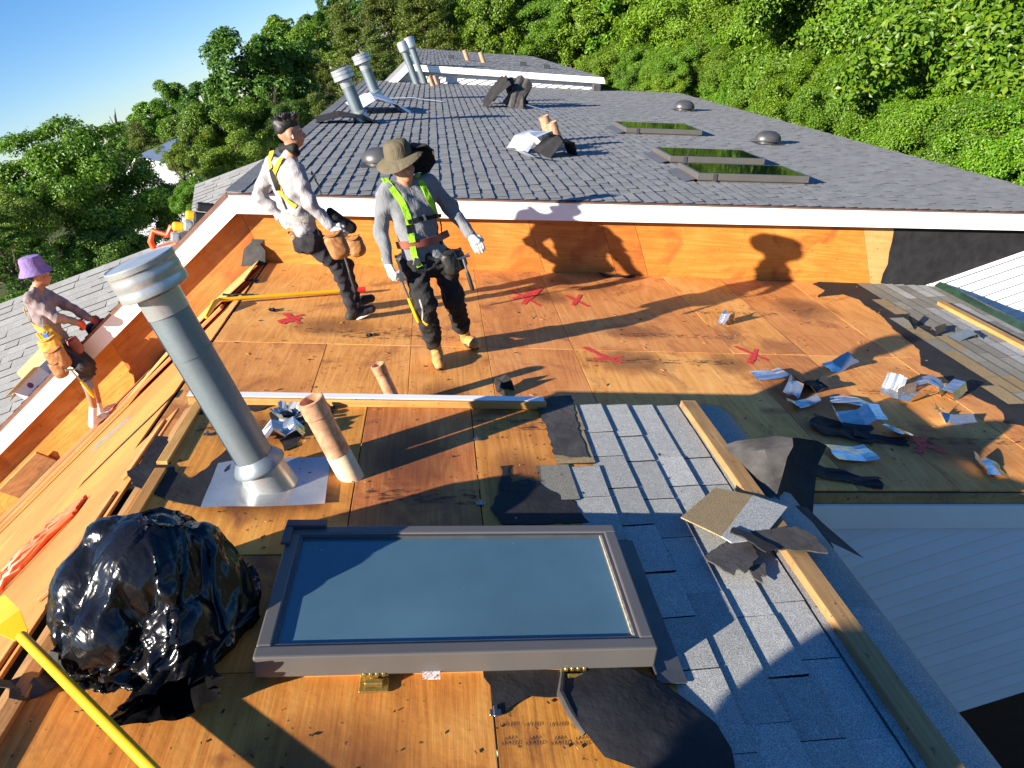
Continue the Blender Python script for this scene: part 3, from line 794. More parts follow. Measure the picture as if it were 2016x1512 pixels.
# ink stamps on the plywood sheet at the bottom
def text_mesh(body, size, mat):
    cu = bpy.data.curves.new('ink', 'FONT'); cu.body = body; cu.size = size; cu.align_x = 'CENTER'; cu.align_y = 'CENTER'
    o = bpy.data.objects.new('ink', cu); COL.objects.link(o)
    dg = bpy.context.evaluated_depsgraph_get(); me = bpy.data.meshes.new_from_object(o.evaluated_get(dg))
    bpy.data.objects.remove(o); bpy.data.curves.remove(cu)
    me.materials.clear(); me.materials.append(mat)
    return me
M_INK = simple('stamp_ink', (0.03, 0.022, 0.03), .8, 0, 90, .5)
ink1 = text_mesh('10 IIIIII', .019, M_INK); ink2 = text_mesh('APA\nRATED', .017, M_INK)
for k, u in enumerate((1000, 1048, 1098, 1140)):
    c = onr(u, 1428, ZN); part('ink_stamp', ink1, nh, c + Vector((ST, 0, CT)) * .0022, RR)
    c = onr(u + 4, 1460, ZN); part('ink_stamp', ink2, nh, c + Vector((ST, 0, CT)) * .0022, RR)

for x0_, x1_, y0_, y1_ in ((-1.0, -.5, 2.6, 3.5), (-1.75, -1.0, 2.5, 3.0), (-1.3, -.6, 1.1, 1.7), (-.5, -.1, 2.4, 3.3), (-1.8, -1.2, 3.1, 3.6)):
    scuff(nh, x0_, x1_, y0_, y1_, ZN, M_STAIN, 'water_stain', .0018)
for x0_, x1_, y_ in ((-.48, -.1, 3.42), (-1.75, -1.3, 3.38), (-.95, -.5, 2.75), (-1.7, -1.2, 1.35)):
    scuff(nh, x0_, x1_, y_ - .06, y_ + .06, ZN, M_TAR, 'tar_scuff', .0024)
# ================================================================ TREES
def leaf_mat(name, c0, c1, c2, hue=0.03, val=0.35, trans=0.35):
    t = NT(name, 0.45, spec=0.45)
    isl = t.island()
    col = t.ramp(isl, [(0.0, c0), (0.55, c1), (1.0, c2)])
    r = t.rnd()
    col = t.n('HueSaturation', {'Color': col, 'Hue': t.math('ADD', 0.5 - hue / 2, t.math('MULTIPLY', r, hue)), 'Value': t.math('ADD', 1 - val / 2, t.math('MULTIPLY', t.math('FRACT', t.math('MULTIPLY', r, 7.13)), val)), 'Saturation': 1.0}).outputs[0]
    t.set('Base Color', col)
    tr = t.n('BsdfTranslucent', {'Color': col})
    mx = t.n('MixShader', {0: trans, 1: t.b.outputs[0], 2: tr.outputs[0]})
    t.t.links.new(mx.outputs[0], t.t.nodes['Material Output'].inputs['Surface'])
    return t.m
M_LEAFB = leaf_mat('leaf_bright', (0.060, 0.140, 0.005), (0.115, 0.235, 0.008), (0.20, 0.30, 0.014), .04, .35)
M_LEAFM = leaf_mat('leaf_mid', (0.055, 0.130, 0.006), (0.110, 0.225, 0.012), (0.185, 0.30, 0.020), .03, .4)
M_LEAFD = leaf_mat('leaf_dark', (0.034, 0.100, 0.009), (0.070, 0.165, 0.016), (0.120, 0.22, 0.028), .03, .35)
M_LEAFP = leaf_mat('pine_needles', (0.060, 0.10, 0.012), (0.105, 0.155, 0.020), (0.16, 0.20, 0.035), .02, .3)
t = NT('bark', 0.95, spec=0.1)
bn = t.noise(t.coord('Object', (1, 1, .2), 5.0), 9.0, 5, .65)
t.set('Base Color', t.ramp(bn, [(0.3, (0.03, 0.022, 0.016)), (0.7, (0.13, 0.10, 0.075))])); t.bump(bn, .8, .03)
M_BARK = t.m

def leaves(C, N, size, rng, aspect=0.6):
    """diamond leaves at C with normals N"""
    n = len(C)
    N = N / np.linalg.norm(N, axis=1, keepdims=True)
    T = rng.normal(size=(n, 3)); T -= (T * N).sum(1, keepdims=True) * N
    T /= np.linalg.norm(T, axis=1, keepdims=True)
    B = np.cross(N, T)
    s = size * rng.uniform(.65, 1.25, size=(n, 1))
    V = np.stack([C - T * s * .5, C + B * s * aspect * .5 + N * s * .10, C + T * s * .5 - N * s * .08, C - B * s * aspect * .5 + N * s * .10], 1)
    return V.reshape(-1, 3), np.arange(4 * n).reshape(-1, 4)
def make_crown(seed, n_cl, per, leaf, rx=1.0, rz=1.0, kind='broad'):
    """crown of unit-ish radius scaled to metres by R below: real size, centre at 0"""
    rng = np.random.default_rng(seed)
    R = 4.0
    Cs = []; Ns = []
    # lobes first, then clumps on the lobes
    nl = 9
    L = rng.normal(size=(nl, 3)); L /= np.linalg.norm(L, axis=1, keepdims=True); L[:, 2] = L[:, 2] * .8 + .1
    L *= R * rng.uniform(.35, .62, size=(nl, 1)); L = np.vstack([L, [[0, 0, 0]]]); lr = np.append(rng.uniform(.38, .58, nl), .72) * R
    for k in range(n_cl):
        i = rng.integers(0, nl + 1)
        d = rng.normal(size=3); d /= np.linalg.norm(d)
        if d[2] < -.55: d[2] *= -.6
        d /= np.linalg.norm(d)
        c = L[i] + d * lr[i] * rng.uniform(.72, 1.06)
        out = c / (np.linalg.norm(c) + 1e-6)
        r = rng.uniform(.42, .95)
        m = int(per * (r / .7) ** 2)
        q = rng.normal(size=(m, 3)); q /= np.linalg.norm(q, axis=1, keepdims=True)
        q = q + .55 * out + np.array([0, 0, .25]); q /= np.linalg.norm(q, axis=1, keepdims=True)
        rad = r * rng.uniform(.55, 1.08, size=(m, 1))
        p = c + q * rad * np.array([1.05, 1.05, .72]) + rng.normal(scale=.05, size=(m, 3))
        Cs.append(p); Ns.append(q * .7 + out * .30 + np.array([-.05, -.05, .28]) + rng.normal(scale=.55, size=(m, 3)))
    C = np.vstack(Cs) * np.array([rx, rx, rz]); N = np.vstack(Ns)
    return leaves(C, N, leaf, rng)
def make_pine(seed):
    rng = np.random.default_rng(seed); Cs = []; Ns = []
    for k in range(120):
        z = rng.uniform(-4, 4.4); rr = (4.8 - z) / 8.8 * 3.6 * rng.uniform(.55, 1.05) + .25
        a = rng.uniform(0, 2 * math.pi)
        c = np.array([math.cos(a) * rr, math.sin(a) * rr, z + .12 * rr])
        m = 150; r = rng.uniform(.45, .85)
        q = rng.normal(size=(m, 3)); p = c + q * np.array([.55, .55, .22]) * r
        Cs.append(p); Ns.append(rng.normal(size=(m, 3)) + np.array([-.2, -.2, .6]))
        m2 = 40; tt = rng.uniform(0.2, 1, (m2, 1)); p = np.array([0, 0, z]) * (1 - tt) + c * tt + rng.normal(scale=.1, size=(m2, 3))
        Cs.append(p); Ns.append(rng.normal(size=(m2, 3)) + np.array([0, 0, .6]))
    return leaves(np.vstack(Cs), np.vstack(Ns), .34, rng, .22)
def make_spray(seed):
    """drooping layered conifer boughs"""
    rng = np.random.default_rng(seed); Cs = []; Ns = []
    for k in range(95):
        z = rng.uniform(-4, 4); L = (4.6 - z) / 8.6 * 4.0 * rng.uniform(.6, 1.1) + .3; a = rng.uniform(0, 2 * math.pi)
        m = 170; tt = rng.uniform(0.05, 1, (m, 1))
        d = np.array([math.cos(a), math.sin(a), 0]); sd = np.array([-d[1], d[0], 0])
        p = np.array([0, 0, z]) + d * L * tt + np.array([0, 0, 1]) * (.35 * L * tt * (1 - 1.25 * tt)) + sd * rng.normal(scale=.22, size=(m, 1)) * (1.1 - tt) * L * .5 + rng.normal(scale=.05, size=(m, 3))
        Cs.append(p); Ns.append(rng.normal(scale=.5, size=(m, 3)) + np.array([0, 0, 1]))
    return leaves(np.vstack(Cs), np.vstack(Ns), .26, rng, .3)
def make_trunk(seed, h, r=.24):
    rng = random.Random(seed); m_ = MB()
    pts = []; x = y = 0
    for i in range(7):
        pts.append((x, y, -h + (h + 2.2) * i / 6)); x += rng.uniform(-.18, .18); y += rng.uniform(-.18, .18)
    m_.tube(pts, [r * (1.25 if i == 0 else 1 - .13 * i) for i in range(7)], 9)
    for k in range(9):
        a = rng.uniform(0, 6.28); z0 = rng.uniform(-2.6, 1.4); L = rng.uniform(.9, 1.9)
        p0 = Vector((0, 0, z0)); d = Vector((math.cos(a), math.sin(a), rng.uniform(.35, .9)))
        m_.tube([p0, p0 + d * L * .5 + Vector((0, 0, .1)), p0 + d * L], [.09, .06, .025], 6)
    return m_.mesh('trunk', M_BARK, True)
CROWN = {}
for k in range(4):
    V, F = make_crown(100 + k, 92, 560, .15, 1.0, (1.0, 1.15, .95, 1.05)[k]); CROWN['b%d' % k] = npmesh('crown', V, F, M_LEAFB, False)
for k in range(2):
    V, F = make_crown(200 + k, 80, 230, .27, 1.0, (1.15, 1.0)[k]); CROWN['f%d' % k] = npmesh('crown', V, F, M_LEAFM, False)
V, F = make_pine(5); CROWN['p0'] = npmesh('crown', V, F, M_LEAFP, False)
V, F = make_pine(6); CROWN['p1'] = npmesh('crown', V, F, M_LEAFP, False)
V, F = make_spray(7); CROWN['s0'] = npmesh('crown', V, F, M_LEAFD, False)
TRUNK = [make_trunk(k, 9.0) for k in range(3)]
def tree(c, R, kind, mat, label, group=None, rz=None, name='broadleaf_tree'):
    """crown centre c, crown radius R in metres"""
    g = min(terrain(c[0], c[1]), c[2] - R * .9)
    root = thing(name, label, 'tree', (c[0], c[1], g), group=group)
    s = R / 4.0
    a = random.uniform(0, 6.28) if rz is None else rz
    cr = obj('crown', CROWN[kind], root, (0, 0, c[2] - g), (0, 0, a), (s, s, s * random.uniform(.92, 1.08)))
    cr.material_slots[0].link = 'OBJECT'; cr.material_slots[0].material = mat
    tk = random.choice(TRUNK)
    obj('trunk', tk, root, (0, 0, c[2] - g), (0, 0, a), (s, s, (c[2] - g) / 9.0))
    return root
def tree_px(u, v, y, rpx, kind, mat, label, group=None, name='broadleaf_tree'):
    c = ony(u, v, y); return tree(c, rpx * c.length / FPX, kind, mat, label, group, name=name)
G1 = 'trees left of the roofs'
LEFT = [(165, 395, 30, 150, 'b0', M_LEAFM, 'big rounded light green tree at the far left under open sky'),
        (55, 470, 27, 95, 'b1', M_LEAFM, 'green tree directly above the purple hat'),
        (-20, 470, 22, 110, 's0', M_LEAFD, 'drooping dark conifer cut by the left edge of the picture'),
        (225, 500, 28, 110, 'b2', M_LEAFD, 'dark shaded tree just behind the big galvanised flue cap'),
        (120, 555, 26, 80, 'b3', M_LEAFD, 'low dark tree right of the purple hat worker'),
        (322, 440, 31, 75, 'b1', M_LEAFD, 'dark tree beside the orange blower on the roof edge'),
        (385, 395, 27, 48, 'b3', M_LEAFB, 'small bright green tree left of the white fascia corner'),
        (520, 200, 46, 110, 'f0', M_LEAFD, 'tall dark blue-green tree above the black-haired worker'),
        (445, 275, 40, 95, 'b2', M_LEAFM, 'mid green tree left of the tall dark one'),
        (480, 340, 36, 80, 'b0', M_LEAFM, 'bushy green tree behind the black-haired worker'),
        (395, 315, 38, 55, 'b1', M_LEAFB, 'yellow-green tree beside the small white house'),
        (300, 255, 70, 55, 'f1', M_LEAFM, 'distant green tree on the skyline above the white house'),
        (350, 225, 85, 48, 'f0', M_LEAFM, 'distant tree on the skyline left of the tall dark tree'),
        (250, 285, 60, 45, 'f1', M_LEAFM, 'distant tree peeping out right of the big left tree'),
        (290, 300, 58, 45, 'p0', M_LEAFP, 'yellowish pine above the small white house'),
        (410, 215, 75, 55, 'f1', M_LEAFD, 'distant dark tree touching the tall blue-green tree'),
        (605, 190, 48, 62, 'p0', M_LEAFP, 'olive pine right of the tall dark tree'),
        (575, 125, 80, 60, 'f0', M_LEAFM, 'distant green tree on the skyline left of the hill'),
        (635, 115, 95, 62, 'f1', M_LEAFM, 'distant tree at the foot of the wooded hill'),
        (560, 165, 70, 50, 'f1', M_LEAFD, 'dark distant tree between the tall tree and the olive pine'),
        (640, 170, 62, 48, 'p1', M_LEAFP, 'olive pine left of the first galvanised stack'),
        (640, 240, 40, 45, 'p1', M_LEAFP, 'low olive pine at the ridge of the dark grey roof'),
        (560, 250, 40, 50, 'b1', M_LEAFD, 'dark tree right behind the black-haired head')]
for L in LEFT:
    tree_px(*L, group=G1, name='pine_tree' if L[4][0] == 'p' else ('conifer' if L[4] == 's0' else 'broadleaf_tree'))
PINES = [(700, 95, 62, 62, 'tall olive pine above the capped stacks'), (765, 60, 66, 75, 'big olive pine left of the twin pipes'), (835, 55, 60, 75, 'big olive pine behind the twin pipes'),
         (890, 45, 64, 70, 'olive pine at the right end of the pine row'), (745, 110, 52, 45, 'short olive pine by the white gable'), (800, 15, 80, 75, 'tallest olive pine at the top edge')]
for u, v, y, r, lb in PINES:
    tree_px(u, v, y, r, random.choice(('p0', 'p1')), M_LEAFP, lb, 'pines beyond the far roof', 'pine_tree')
ORD = ['first', 'second', 'third', 'fourth', 'fifth', 'sixth', 'seventh', 'eighth', 'ninth', 'tenth', 'eleventh', 'twelfth', 'thirteenth', 'fourteenth', 'fifteenth', 'sixteenth', 'seventeenth', 'eighteenth']
rr = random.Random(3)
for row, (ya, dv, nn) in enumerate(((112, 20, 9), (140, 8, 9), (175, -4, 9))):
    for k in range(nn):
        u = 548 + k * 44 + rr.uniform(-14, 14) + row * 12
        v = 84 - (u - 560) * .36 + dv + rr.uniform(-9, 9)
        tree_px(u, v, ya + rr.uniform(-10, 10), rr.uniform(28, 42), rr.choice(('f0', 'f1')), M_LEAFD if rr.random() < .7 else M_LEAFM,
                'distant dark tree on the skyline hill, %s from the left in its %s row' % (ORD[k], ('front', 'middle', 'back')[row]), 'trees of the far hill')
# forest on the slope right of the houses
rr = random.Random(12)
def to_px(c):
    q = _R.T @ np.array(c); return 1008 + FPX * q[0] / -q[2], 756 - FPX * q[1] / -q[2]
ROWN = ('front', 'second', 'third', 'fourth', 'fifth', 'back')
for row in range(6):
    x0 = 13.4 + row * 5.4
    y = 3.0 + row * 2.6; cand = []
    while y < 80:
        R = rr.uniform(3.1, 4.4)
        c = Vector((x0 + rr.uniform(-1.3, 1.3) + max(0, y - 30) * .04 * (row - 1), y + rr.uniform(-1, 1), -5.0 + row * 1.9 + rr.uniform(-1.0, 1.0)))
        u, v = to_px(c); rp = R * FPX / c.length
        if u - rp < 2120 and v + rp > -60 and v - rp < 560 and u > 900: cand.append((u, c, R))
        y += R * rr.uniform(1.15, 1.5)
    cand.sort(key=lambda q: -q[0])
    for k, (u, c, R) in enumerate(cand):
        kind = rr.choice(('b0', 'b1', 'b2', 'b3')) if c.length < 46 else rr.choice(('f0', 'f1'))
        tree(c, R, kind, M_LEAFB if rr.random() < .82 else M_LEAFM, 'bright green broadleaf tree, %s from the right in the %s row of the wood' % (ORD[min(k, 17)], ROWN[row]), 'woodland right of the roofs')
kb = 0
for rw in range(2):
    for k in range(18):
        u = 1215 + k * 44 + rr.uniform(-12, 12); v = 182 + (u - 1370) * .31 - 16 - rw * 34 if u > 1370 else 176 - rw * 30
        zb = -6.4 + rw * .7; r_ = ray(u, v); cb_ = Vector(r_ * (zb / r_[2]))
        if cb_.y > 48: cb_ *= 48 / cb_.y
        tree(cb_, min(3.4, max(1.5, 62 * cb_.length / FPX)), rr.choice(('b0', 'b1', 'b2', 'b3')), M_LEAFB if rr.random() < .7 else M_LEAFM, 'low green bush, %s from the left in the %s row along the roof edge' % (ORD[k], ('front', 'rear')[rw]), 'bushes along the roof edge', name='bush')
for k, (u, v, y, rp) in enumerate(((930, 70, 62, 70), (985, 60, 58, 75), (1040, 45, 60, 80), (1100, 55, 55, 80), (1165, 70, 52, 85))):
    tree_px(u, v, y, rp, rr.choice(('f0', 'f1', 'b0')), M_LEAFB, 'green tree behind the farthest roof, %s from the left of its row' % ORD[k], 'trees behind the farthest roof')
# small white house among the left trees
wh = ony(325, 330, 52)
hs = thing('house', 'small white gabled house half hidden among the left trees', 'house', (wh.x, wh.y, GROUND))
hw = 2.6; zt = wh.z - .6
b = MB().add([(-hw, -3, 0), (hw, -3, 0), (hw, 5, 0), (-hw, 5, 0), (-hw, -3, zt - GROUND), (hw, -3, zt - GROUND), (hw, 5, zt - GROUND), (-hw, 5, zt - GROUND), (0, -3, zt - GROUND + 1.7), (0, 5, zt - GROUND + 1.7)],
             [(0, 1, 5, 8, 4), (1, 2, 6, 5), (2, 3, 7, 9, 6), (3, 0, 4, 7)])
obj('wall', b.mesh('wall', M_SIDING), hs)
for sgn in (-1, 1):
    v = [(0, -3.4, zt - GROUND + 1.78), (sgn * (hw + .4), -3.4, zt - GROUND - .22), (sgn * (hw + .4), 5.4, zt - GROUND - .22), (0, 5.4, zt - GROUND + 1.78)]
    v = v + [(a, b_, c + .15) for a, b_, c in v]
    obj('roof', mesh('roof', v, BOXF if sgn > 0 else [f[::-1] for f in BOXF], M_WHITE), hs)
for k, (xx, zz) in enumerate(((-1.2, -1.6), (.9, -1.6))):
    obj('window', MB().box(xx - .4, xx + .4, -3.03, -2.99, zt - GROUND + zz, zt - GROUND + zz + 1.1).mesh('window', M_DKMETAL), hs)
# ================================================================ THINGS ON THE ROOFS
def onl(u, v, z0, xr): return hit(u, v, (-SL, 0, 1), z0 - 2 * SL * xr)
NV = Vector((ST, 0, CT))
# ---------------------------------------------------------------- flues
def flue(loc, h, r, label, group, cap=True, plate=None, collar=True, tilt=(0, 0, 0), mat=M_GALV, lean_plate=RR, nm='flue_pipe'):
    t_ = thing(nm, label, 'flue pipe', loc, group=group)
    ch = 0.125 * (r / .088) if cap else 0
    m_ = MB().lathe([(r, -.12), (r, h - ch * 1.25)], 32).lathe([(r * 1.03, h * .62), (r * 1.03, h * .62 + .012)], 32)
    pipe = obj('pipe', m_.mesh('pipe', mat, True), t_, (0, 0, 0), tilt)
    sm = MB().box(-.004, .004, -r - .004, -r + .002, 0.1, h - ch * 1.3)
    obj('seam', sm.mesh('seam', mat), pipe, (0, 0, 0), (0, 0, -1.1))
    if cap:
        R = r * 1.68
        m_ = MB().lathe([(r * 1.04, -ch * .95), (r * 1.06, -ch * .2), (r * .9, -ch * .1)], 32)
        m_.lathe([(R * .84, -ch * .10), (R * .97, -ch * .10), (R * .99, -ch * .06), (R * .99, ch * .16), (R *   .972, ch * .22), (R *   .972, ch * .34), (R * .985, ch * .40), (R * .985, ch * .58), (R *   .972, ch * .64), (R *   .972, ch * .76), (R * 1.0, ch * .82), (R * 1.0, ch * .98), (R * .97, ch * 1.02), (R * .93, ch * .99), (0.001, ch * 1.08)], 48)
        m_.lathe([(R * .86, -ch * .12), (R * .84, ch * .9)], 40)
        obj('cap', m_.mesh('cap', M_GALVB, True, 28), t_, (0, 0, h - ch))
    if collar:
        m_ = MB().lathe([(r * 1.02, .035), (r * 1.25, .012), (r * 1.42, -.012), (r * 1.42, -.02), (r * 1.2, -.006), (r * 1.0, .0)], 32)
        obj('storm_collar', m_.mesh('storm_collar', mat, True), t_, (0, 0, .14 * r / .095))
        m_ = MB().lathe([(r * 1.5, -.10), (r * 1.36, .0), (r * 1.18, .12 * r / .095)], 32)
        obj('flashing_cone', m_.mesh('flashing_cone', M_GALVB, True), t_, (0, 0, 0))
    if plate:
        sx, sy, dx, dy, rz = plate
        n = 7; v = []; f = []
        for j in range(n):
            for i in range(n):
                x = (i / (n - 1) - .5) * sx; y = (j / (n - 1) - .5) * sy
                edge = max(abs(i / (n - 1) - .5), abs(j / (n - 1) - .5)) * 2
                v.append((x, y, .005 + random.uniform(0, .012) * edge ** 3))
        f = [(j * n + i, j * n + i + 1, (j + 1) * n + i + 1, (j + 1) * n + i) for j in range(n - 1) for i in range(n - 1)]
        o = obj('base_plate', mesh('base_plate', v, f, M_ALU if r > .08 and loc[1] < 5 else M_GALVB, True), t_, (dx, dy, -dx * SL), (0, TH, rz))
    return t_
bigB = onr(532, 950, ZN)
flue(bigB, 1.08, .080, 'big capped galvanised flue pipe standing on the near plywood deck', None, plate=(.50, .40, -.0, .0, .06))
FL = 'galvanised stacks on the dark grey roof'
flue(P(-1.76, 14.5, ZF), .95, .115, 'nearer of the two capped galvanised stacks by the dark grey ridge', FL, plate=(.6, .5, 0, 0, .2))
flue(P(-1.77, 19.1, ZF), 1.05, .125, 'farther of the two capped galvanised stacks by the dark grey ridge', FL, plate=(.6, .5, 0, 0, -.1))
def thin_pipe(loc, h, r, label):
    t_ = thing('vent_pipe', label, 'vent pipe', loc, group='twin slim pipes')
    obj('pipe', MB().lathe([(r, -.1), (r, h * .78)], 20).mesh('pipe', M_GALV, True), t_)
    m_ = MB().lathe([(r * 1.05, 0), (r * 1.5, .05), (r * 1.5, h * .22), (r * 1.2, h * .25), (.001, h * .26)], 20)
    obj('cap', m_.mesh('cap', M_GALVB, True), t_, (0, 0, h * .76))
    return t_
thin_pipe(P(-1.0, 24.7, ZF), 1.25, .105, 'left one of the twin slim pipes before the white gable')
thin_pipe(P(-.78, 25.25, ZF), 1.38, .105, 'right one of the twin slim pipes before the white gable')

# ---------------------------------------------------------------- copper vent stubs
def copper(loc, h, r, label, group=None, band=True, foot=0.0, tilt=(0, 0, 0)):
    t_ = thing('copper_pipe', label, 'copper pipe', loc, tilt, group)
    m_ = MB().lathe([(r, foot), (r, h), (r * .86, h), (r * .86, h - .12)], 28)
    m_.lathe([(r * .86, h - .12), (.001, h - .12)], 28)
    obj('pipe', m_.mesh('pipe', M_COPPER, True), t_)
    if foot: obj('sleeve', MB().lathe([(r * 1.02, -.1), (r * 1.02, foot + .01), (r * .99, foot + .012)], 28).mesh('sleeve', M_COPPERL, True), t_)
    else: obj('sleeve', MB().lathe([(r * .99, -.1), (r * .99, .01)], 28).mesh('sleeve', M_COPPER, True), t_)
    if band: obj('coupling', MB().lathe([(r * 1.005, h * .80), (r * 1.07, h * .81), (r * 1.07, h * .995), (r, h)], 28).mesh('coupling', M_COPPER, True), t_)
    return t_
copper(onr(690, 937, ZN), .42, .055, 'copper vent pipe with pale sleeve right of the big flue', foot=.12)
copper(onr(783, 803, ZM), .36, .046, 'short pale copper stub behind the white metal strip')
copper(P(1.25, 12.72, ZF), .42, .085, 'taller copper stub by the pale folded flashing on the dark roof', 'copper stubs on the dark roof', False)
copper(P(1.27, 12.03, ZF), .40, .085, 'nearer copper stub beside the pale folded flashing', 'copper stubs on the dark roof', False)
copper(P(1.52, 20.2, ZF), .42, .11, 'copper stub wrapped by black felt near the far end of the dark roof', 'copper stubs on the dark roof', False)
copper(P(-.55, 24.2, ZF), .30, .06, 'nearer small copper stub right of the twin pipes', 'copper stubs on the dark roof', False)
copper(P(-.42, 25.0, ZF), .28, .055, 'farther small copper stub right of the twin pipes', 'copper stubs on the dark roof', False)
copper(P(.9, 31.2, Z4), .40, .085, 'left copper stub on the farthest roof', 'copper stubs on the farthest roof', False)
copper(P(1.4, 30.0, Z4), .40, .085, 'right copper stub on the farthest roof', 'copper stubs on the farthest roof', False)

# ---------------------------------------------------------------- bent sheet pieces
def ribbon(prof, width, t=.0012, seg=5, wob=.0, seed=0, taper=0.0, ragged=0.0):
    """sheet following the profile [(x,z)...], extruded along y, with thickness"""
    r = random.Random(seed); V = []; n = len(prof)
    for j in range(seg + 1):
        k = j / seg - .5
        for i, (x, z) in enumerate(prof):
            w = width * (1 - taper * i / max(1, n - 1))
            y = k * w + (r.uniform(-ragged, ragged) if j in (0, seg) else 0)
            V.append(Vector((x + (r.uniform(-ragged, ragged) if i in (0, n - 1) else 0), y, z + r.uniform(-wob, wob) + wob * math.sin(k * 5 + i + seed))))
    F = [(j * n + i, j * n + i + 1, (j + 1) * n + i + 1, (j + 1) * n + i) for j in range(seg) for i in range(n - 1)]
    m = len(V); V2 = [v - Vector((0, 0, t)) for v in V]
    F2 = [tuple(q + m for q in f[::-1]) for f in F]
    bnd = [(i, 0) for i in range(n)] + [(n - 1, j) for j in range(1, seg + 1)] + [(i, seg) for i in range(n - 2, -1, -1)] + [(0, j) for j in range(seg - 1, 0, -1)]
    ids = [j * n + i for i, j in bnd]
    F3 = [(ids[k], ids[k] + m, ids[(k + 1) % len(ids)] + m, ids[(k + 1) % len(ids)]) for k in range(len(ids))]
    return V + V2, F + F2 + F3
def scrap(name, label, cat, loc, yaw, prof, width, mat, group=None, base=RR, tilt=(0, 0), smooth=False, **kw):
    V, F = ribbon(prof, width, **kw)
    M = Euler(base).to_matrix() @ Euler((tilt[0], tilt[1], yaw)).to_matrix()
    pts = [M @ v for v in V]
    o = obj(name, mesh(name, [M.transposed() @ p for p in pts], F, mat, smooth, 35), None, loc)
    o.rotation_euler = M.to_euler()
    return tag(o, label, cat, group)
GM = 'loose flashing pieces on the deck'
def metal(u, v, yaw, prof, width, label, mat=M_ALU, z0=ZM, h=.012, tilt=(0, 0), seed=0, ragged=.006, wob=.004):
    prof = [(a * .82, b * .85) for a, b in prof]; width *= .85
    return scrap('flashing_piece', label, 'flashing', onr(u, v, z0) + NV * h, yaw, prof, width, mat, GM, RR, tilt, seed=seed, ragged=ragged, wob=wob, t=.0015)
metal(1512, 742, .1, [(-.17, .0), (-.05, .012), (.08, .02), (.17, .045)], .20, 'flat silver flashing rectangle near the rightmost clear red cross')
metal(1650, 724, .35, [(-.16, .0), (-.02, .01), (.06, .06), (.16, .10)], .16, 'bent silver flashing lying in the tip of the rounded shadow', seed=2, tilt=(.25, 0))
metal(1553, 775, 1.2, [(-.12, .0), (-.05, .10), (.04, .13), (.12, .04)], .15, 'crumpled bright flashing standing below the flat silver rectangle', seed=3, wob=.012, tilt=(.3, .2))
metal(1575, 800, .2, [(-.13, .05), (-.03, .0), (.10, .02), (.18, .07)], .10, 'dark folded flashing scrap under the crumpled bright one', seed=4, wob=.008)
metal(1678, 797, -.35, [(-.20, .0), (-.08, .025), (.05, .03), (.18, .0)], .15, 'long curved silver flashing strip in the middle of the scrap field', seed=5)
metal(1680, 830, .05, [(-.22, .09), (-.12, .0), (.06, .03), (.12, .12), (.24, .10)], .20, 'large folded silver bracket above the black felt scrap', seed=6, tilt=(.35, 0))
metal(1752, 772, 1.0, [(-.15, .0), (-.02, .02), (.02, .17)], .18, 'open bent white flashing leaning left of the silver channel', seed=7, tilt=(.1, 0))
metal(1797, 784, -1.05, [(-.09, .09), (-.06, .0), (.05, .0), (.08, .09)], .34, 'silver L-shaped channel lying in the scrap field', seed=8, ragged=.002)
metal(1830, 768, -.7, [(-.14, .03), (-.04, .11), (.06, .08), (.13, .0)], .18, 'dented shiny flashing just right of the silver channel', seed=9, wob=.012, tilt=(.2, .1))
metal(1873, 777, -1.0, [(-.09, .0), (-.06, .08), (.05, .09), (.09, .01)], .26, 'rightmost white folded flashing by the felt edge', seed=10, tilt=(.2, 0))
metal(1870, 828, -.2, [(-.16, .10), (-.06, .0), (.06, .01), (.2, .05)], .13, 'twisted flashing scrap beside a wood splinter', seed=11, wob=.01, tilt=(.2, 0))
metal(1765, 857, .5, [(-.12, .07), (-.08, .08), (.06, .02), (.12, .0)], .18, 'greenish mirrored flashing touching the shaded red cross', seed=12)
metal(1672, 898, .0, [(-.17, .03), (-.08, .02), (.08, .012), (.19, .03)], .22, 'shaded bluish flashing sheet near the deck edge', seed=13)
metal(1945, 927, -.1, [(-.11, .10), (-.07, .03), (.04, .03), (.12, .0)], .19, 'curled flashing lying alone at the lower right of the deck', seed=14, tilt=(.2, 0))
metal(1428, 637, .6, [(-.10, .0), (-.04, .11), (.04, .12), (.10, .01)], .12, 'small bent metal bracket alone between the red crosses', seed=15, wob=.008)
metal(1690, 540, .1, [(-.25, .03), (-.08, .05), (.06, .045), (.26, .06)], .2, 'grey metal flashing corner at the foot of the plywood wall', M_GALV, seed=16)
metal(1900, 668, .2, [(-.18, .0), (-.05, .05), (.08, .08), (.16, .02)], .16, 'rusty bent flashing beside the right-hand toe board', M_GALV, seed=17)
GF = 'black felt scraps on the deck'
def feltbit(u, v, yaw, L, W, label, z0=ZM, h=.006, lift=.03, tilt=(0, 0), seed=0, mat=M_FELT, ragged=None):
    if ragged is None: ragged = min(.03, W * .12)
    prof = [(-L / 2, lift), (-L / 4, .004), (0, .01), (L / 4, .0), (L / 2, lift * .6)]
    return scrap('felt_scrap', label, 'felt', onr(u, v, z0) + NV * h, yaw, prof, W, mat, GF, RR, tilt, seed=seed, ragged=ragged, wob=.006, t=.003)
feltbit(1605, 762, .3, .34, .18, 'folded black felt scrap between two silver flashings', seed=1, lift=.07)
feltbit(1655, 848, -.45, .42, .26, 'big black felt scrap under the large silver bracket', seed=2)
feltbit(1730, 866, -.35, .36, .10, 'narrow black felt tongue left of the greenish flashing', seed=3)
feltbit(1660, 940, -.4, .44, .14, 'long black felt strip hanging towards the deck edge', seed=4)
feltbit(985, 768, .8, .16, .16, 'small black felt scrap standing near the white strip', seed=5, lift=.10, tilt=(.9, 0))
